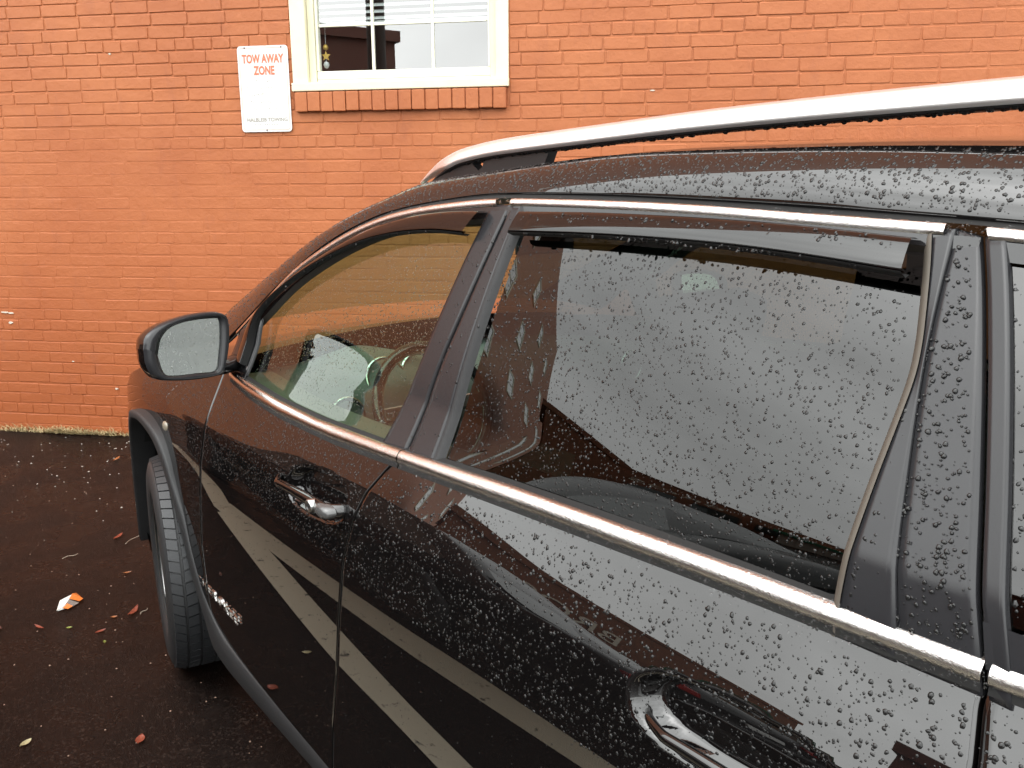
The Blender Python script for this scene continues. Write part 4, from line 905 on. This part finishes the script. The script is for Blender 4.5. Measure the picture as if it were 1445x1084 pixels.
def leaf(x, y, ln, wd, rz, colr, label, curl=.35):
    m_ = mat('leaf', colr, .45, vary=(tuple(c * .55 for c in colr), 60, .4, .65)); n = 7; V = []; F = []
    for i in range(n):
        t = i / (n - 1); w_ = wd * math.sin(math.pi * min(1, t * .96 + .03)) ** .8; zz_ = .004 + curl * ln * (t - .5) ** 2 * .5
        V += [(ln * (t - .5), -w_ / 2, zz_ + .004), (ln * (t - .5), 0, zz_), (ln * (t - .5), w_ / 2, zz_ + .004)]
    for i in range(n - 1): F += [(3 * i, 3 * i + 3, 3 * i + 4, 3 * i + 1), (3 * i + 1, 3 * i + 4, 3 * i + 5, 3 * i + 2)]
    o = obj('fallen_leaf', V, F, m_, None, True); o.location = (x, y, 0); o.rotation_euler = (0, 0, R(rz)); return tag(o, label, 'leaf', 'fallen leaves on the asphalt')
RED, ORG, GRN, BRN = (.26, .055, .028), (.32, .11, .035), (.22, .24, .04), (.10, .045, .035)
leaf(.669, 1.223, .058, .012, 20, RED, 'narrow red leaf lying just below the crumpled wrapper')
leaf(.59, 1.137, .022, .014, 60, GRN, 'tiny yellow green leaf under the crumpled wrapper')
leaf(.488, 1.053, .040, .015, -80, RED, 'short red leaf between wrapper and front tyre')
leaf(.572, .985, .026, .014, 70, ORG, 'small orange leaf between wrapper and front tyre')
leaf(.57, .915, .085, .022, -40, RED, 'largest curled red leaf closest to the front tyre', .9)
leaf(.396, 1.062, .022, .010, -10, GRN, 'tiny bright green leaf right of the short red leaf')
leaf(.954, .832, .034, .013, -100, ORG, 'orange leaf beside the tyre, above the curled red one')
leaf(-.275, 1.131, .045, .026, -30, RED, 'broad dull red leaf nearest the bottom edge')
leaf(-.079, 1.396, .038, .022, -60, (.42, .36, .20), 'pale tan leaf at the bottom corner of the asphalt')
leaf(2.70, .42, .085, .02, -40, ORG, 'orange leaf near the wall behind the wheel arch')
leaf(1.40, .752, .075, .02, -45, RED, 'ragged red leaf with a twig beside the wheel')
leaf(.76, 1.34, .050, .014, 10, BRN, 'dull brown leaf at the left of the narrow red leaf')
m_twig = mat('dry_twig', (.42, .36, .28), .7)
def twig(x, y, ln, rz, label):
    p_ = catmull([(-ln / 2, 0, .004), (-ln / 6, .006, .006), (ln / 5, -.004, .005), (ln / 2, .004, .004)], 10); o = sweep('twig', p_, np.tile([0, 0, 1.], (10, 1)) + (0, .01, 0), [(.0014 * math.cos(a), .0014 * math.sin(a)) for a in np.linspace(0, 2 * math.pi, 6)[:-1]], m_twig)
    o.location = (x, y, 0); o.rotation_euler = (0, 0, R(rz)); return tag(o, label, 'twig')
twig(1.33, .70, .13, -50, 'long pale twig beside the ragged red leaf'); twig(1.30, .98, .07, -80, 'bent pale twig above the wrapper'); twig(.55, .88, .05, -50, 'short pale twig next to the tyre')
# pale grit scattered over the asphalt
def grit(n, fx, smin, smax, m_, name):
    V, F = [], []
    for _ in range(n):
        x, y, s = fx(); a = random.uniform(0, 3); k = len(V)
        for j in range(5): V.append((x + s * math.cos(a + j * 1.257) * random.uniform(.6, 1.3), y + s * math.sin(a + j * 1.257) * random.uniform(.6, 1.3), .002))
        V.append((x, y, .002 + s * .8)); F += [(k + j, k + (j + 1) % 5, k + 5) for j in range(5)]
    return obj(name, V, F, m_)
def near_wall():
    a = random.uniform(-.8, 1.6); d = abs(random.gauss(0, 1.0)) + .06; p_ = WB[:2] + np.array([-math.cos(TH), -math.sin(TH)]) * a + np.array([-math.sin(TH), math.cos(TH)]) * d; return p_[0], p_[1], random.uniform(.0025, .006)
tag(grit(170, near_wall, 0, 0, mat('pale_grit', (.42, .38, .33), .7), 'gravel'), 'pale grit and paint flakes scattered over the asphalt', 'gravel', kind='stuff')
tag(grit(260, lambda: (random.uniform(-.6, 3.4), random.uniform(.6, 2.2), random.uniform(.002, .0042)), 0, 0, mat('brown_grit', (.28, .18, .13), .8), 'debris'), 'small brown crumbs scattered over the asphalt', 'debris', kind='stuff')
# dry grass along the foot of the wall
V, F = [], []
def blade(a, d0, ln, lean, az):
    p_ = WB[:2] + np.array([-math.cos(TH), -math.sin(TH)]) * a + np.array([-math.sin(TH), math.cos(TH)]) * d0; n = len(V); w_ = .0022
    dx, dy = math.cos(az), math.sin(az)
    for t in (0, .5, 1):
        r_ = ln * (t * lean); h_ = ln * math.sin(t * 1.5) * (1 - lean * .75) + .004; V.extend([(p_[0] + dx * r_ - dy * w_ * (1 - t * .8), p_[1] + dy * r_ + dx * w_ * (1 - t * .8), h_), (p_[0] + dx * r_ + dy * w_ * (1 - t * .8), p_[1] + dy * r_ - dx * w_ * (1 - t * .8), h_)])
    F.extend([(n, n + 1, n + 3, n + 2), (n + 2, n + 3, n + 5, n + 4)])
for _ in range(900):
    c_ = random.choice([.18, .22, .30, .40, .05, -.15, .55]); blade(c_ + random.gauss(0, .07), random.uniform(.008, .05), random.uniform(.03, .11), random.uniform(.5, 1), random.uniform(0, 6.28))
for _ in range(170): blade(random.uniform(-.5, .8), random.uniform(.006, .03), random.uniform(.015, .05), random.uniform(.7, 1), random.uniform(0, 6.28))
tag(obj('dry_grass', V, F, mat('dry_grass', (.50, .40, .22), .7, vary=((.25, .2, .09), 20, .4, .6))), 'dry straw coloured grass along the foot of the wall', 'grass', kind='stuff')

# ------------------------------------------------------------------ what the car's paint and glass mirror: the next car, shops over the road
NB = empty('parked_car', (1.4, 2.85, 0), 0, 'dark car in the next bay, seen mirrored in the rear door', 'car'); NB.scale = (1, 1, .93)
m_nb = mat('charcoal_car_paint', (.006, .006, .007), .22, ior=1.30); m_nbg = mat('sedan_window', (.05, .06, .06), .03, ior=1.6)
st = [(2.15, .55, .62, .60), (2.05, .72, .78, .30), (1.6, .84, .88, .22), (.9, .92, .89, .20), (0, .96, .90, .20), (-1.2, .98, .90, .20), (-2.2, .99, .86, .22), (-2.5, .95, .80, .30), (-2.58, .75, .72, .42)]
P = []
for x, zt, hw, zb in st:
    P.append([(x, hw * c, zb + (zt - zb) * s) for c, s in ((0, 0), (.9, 0), (.97, .12), (1, .45), (.99, .7), (.95, .9), (.86, .985), (.5, 1.02), (0, 1.03), (-.5, 1.02), (-.86, .985), (-.95, .9), (-.99, .7), (-1, .45), (-.97, .12), (-.9, 0), (0, 0))])
grid('body', np.array(P), m_nb, NB)
obj('rear_bumper', *join((P[-1][:-1], [tuple(range(16))]), boxVF(-2.66, -2.50, -.70, .70, .42, .58, .04)), m_nb, NB, False)
obj('rear_window', [(-1.62, .56, 1.262), (-1.62, -.56, 1.262), (-2.03, -.64, 1.018), (-2.03, .64, 1.018)], [(0, 1, 2, 3)], m_nbg, NB)
box('number_plate', -2.605, -2.590, -.16, .16, .62, .70, m_sign, NB, .004)
P = []
for x, zt, hw in ((1.05, .95, .72), (.45, 1.25, .62), (.1, 1.40, .58), (-.5, 1.455, .575), (-1.1, 1.42, .57), (-1.55, 1.28, .60), (-2.05, 1.0, .68)):
    P.append([(x, y, z) for y, z in ((.80, .94), (hw + .06, zt * .55 + .43), (hw, zt - .03), (hw * .7, zt), (0, zt + .02), (-hw * .7, zt), (-hw, zt - .03), (-hw - .06, zt * .55 + .43), (-.80, .94))])
grid('cabin_roof', np.array(P), m_nb, NB)
for s in (1, -1):
    for a in ([(.72, 1.0), (.12, 1.345), (-.46, 1.395), (-.46, 1.0)], [(-.52, 1.0), (-.52, 1.395), (-1.08, 1.36), (-1.58, 1.13), (-1.62, 1.0)]):
        o = obj('side_window', [(x, s * (.822 - .44 * (z - .94) + .004), z) for x, z in a], [tuple(range(len(a)))], m_nbg, NB)
    o = box('tail_lamp', -2.585, -2.42, s * .60 - .15, s * .60 + .155, .72, .85, mat('red_lamp_lens', (.30, .012, .01), .08), NB, .025)
    for x in (1.35, -1.35):
        V, F = lathe([(.0001, .09), (.2, .085), (.22, .11), (.30, .11), (.32, .08), (.32, -.1), (.0001, -.1)], 32); o = obj('wheel', V, F, m_tyre, NB, True); o.location = (x, s * .80, .32); o.rotation_euler = (0, 0, 0 if s > 0 else math.pi); o.scale = (1.1, 1, 1)
def block(name, cx, cy, rz, w, d, h, m, label, cat='building'):
    e = empty(name, (cx, cy, 0), rz, label, cat); box('wall', -w / 2, w / 2, -d / 2, d / 2, 0, h, m, e); box('parapet', -w / 2 - .15, w / 2 + .15, -d / 2 - .15, d / 2 + .15, h + .001, h + .35, m, e); return e
m_b1 = mat('brown_brick_shop', (.22, .085, .040), .8, vary=((.16, .06, .03), 4, .4, .6)); m_b2 = mat('grey_shop', (.35, .33, .29), .8); m_green = mat('green_awning', (.02, .16, .09), .6)
S1 = block('brick_shop', 21.65, 30.1, R(-52), 16.7, 8, 7.0, m_b1, 'low brown brick shop over the road, mirrored in the rear door glass')
m_cream2 = mat('sign_letters', (.70, .66, .55), .6)
text('shop_lettering', 'BROS', 1.0, 4.6, (2.0, -4.06, 4.4), m_cream2, S1, ext=.03)
for k in range(5):
    f_ = box('shop_window', -7.5 + k * 3.1, -5.2 + k * 3.1, -4.08, -4.0, .9, 3.0, m_nbg, S1)
S2 = block('green_roofed_shop', 10.0, 30.0, R(-20), 9.5, 7, 3.4, m_b2, 'grey shop with a long green awning, mirrored in the rear door glass')
box('awning', -4.9, 4.9, -4.4, -3.55, 2.6, 3.7, m_green, S2, .05)
S3 = block('brown_house', -2.0, 26.4, 0, 14.0, 8, 6.7, mat('dark_red_brick', (.13, .055, .04), .85), 'dark red brick house mirrored in the wall window')
rf = obj('roof', [(-2.0, -3.5, 7.1), (5.1, -3.5, 7.1), (5.1, 3.5, 7.1), (-2.0, 3.5, 7.1), (-2.0, 0, 8.5), (5.1, 0, 8.5)], [(0, 1, 5, 4), (2, 3, 4, 5), (0, 4, 3), (1, 2, 5)], mat('grey_roofing', (.30, .34, .32), .8), S3)
box('chimney', .2, 1.1, -1.5, -.6, 7.2, 9.2, m_b1, S3)
PO = empty('utility_pole', (-3.0, 10.2, 0), 0, 'dark wooden utility pole mirrored in the wall window', 'pole')
V, F = lathe([(.20, 0), (.15, 11)], 14, 'z'); obj('post', V, F, mat('creosote_wood', (.045, .035, .03), .9), PO, True)
box('cross_arm', -1.1, 1.1, -.06, .06, 9.6, 9.75, m_dash, PO)
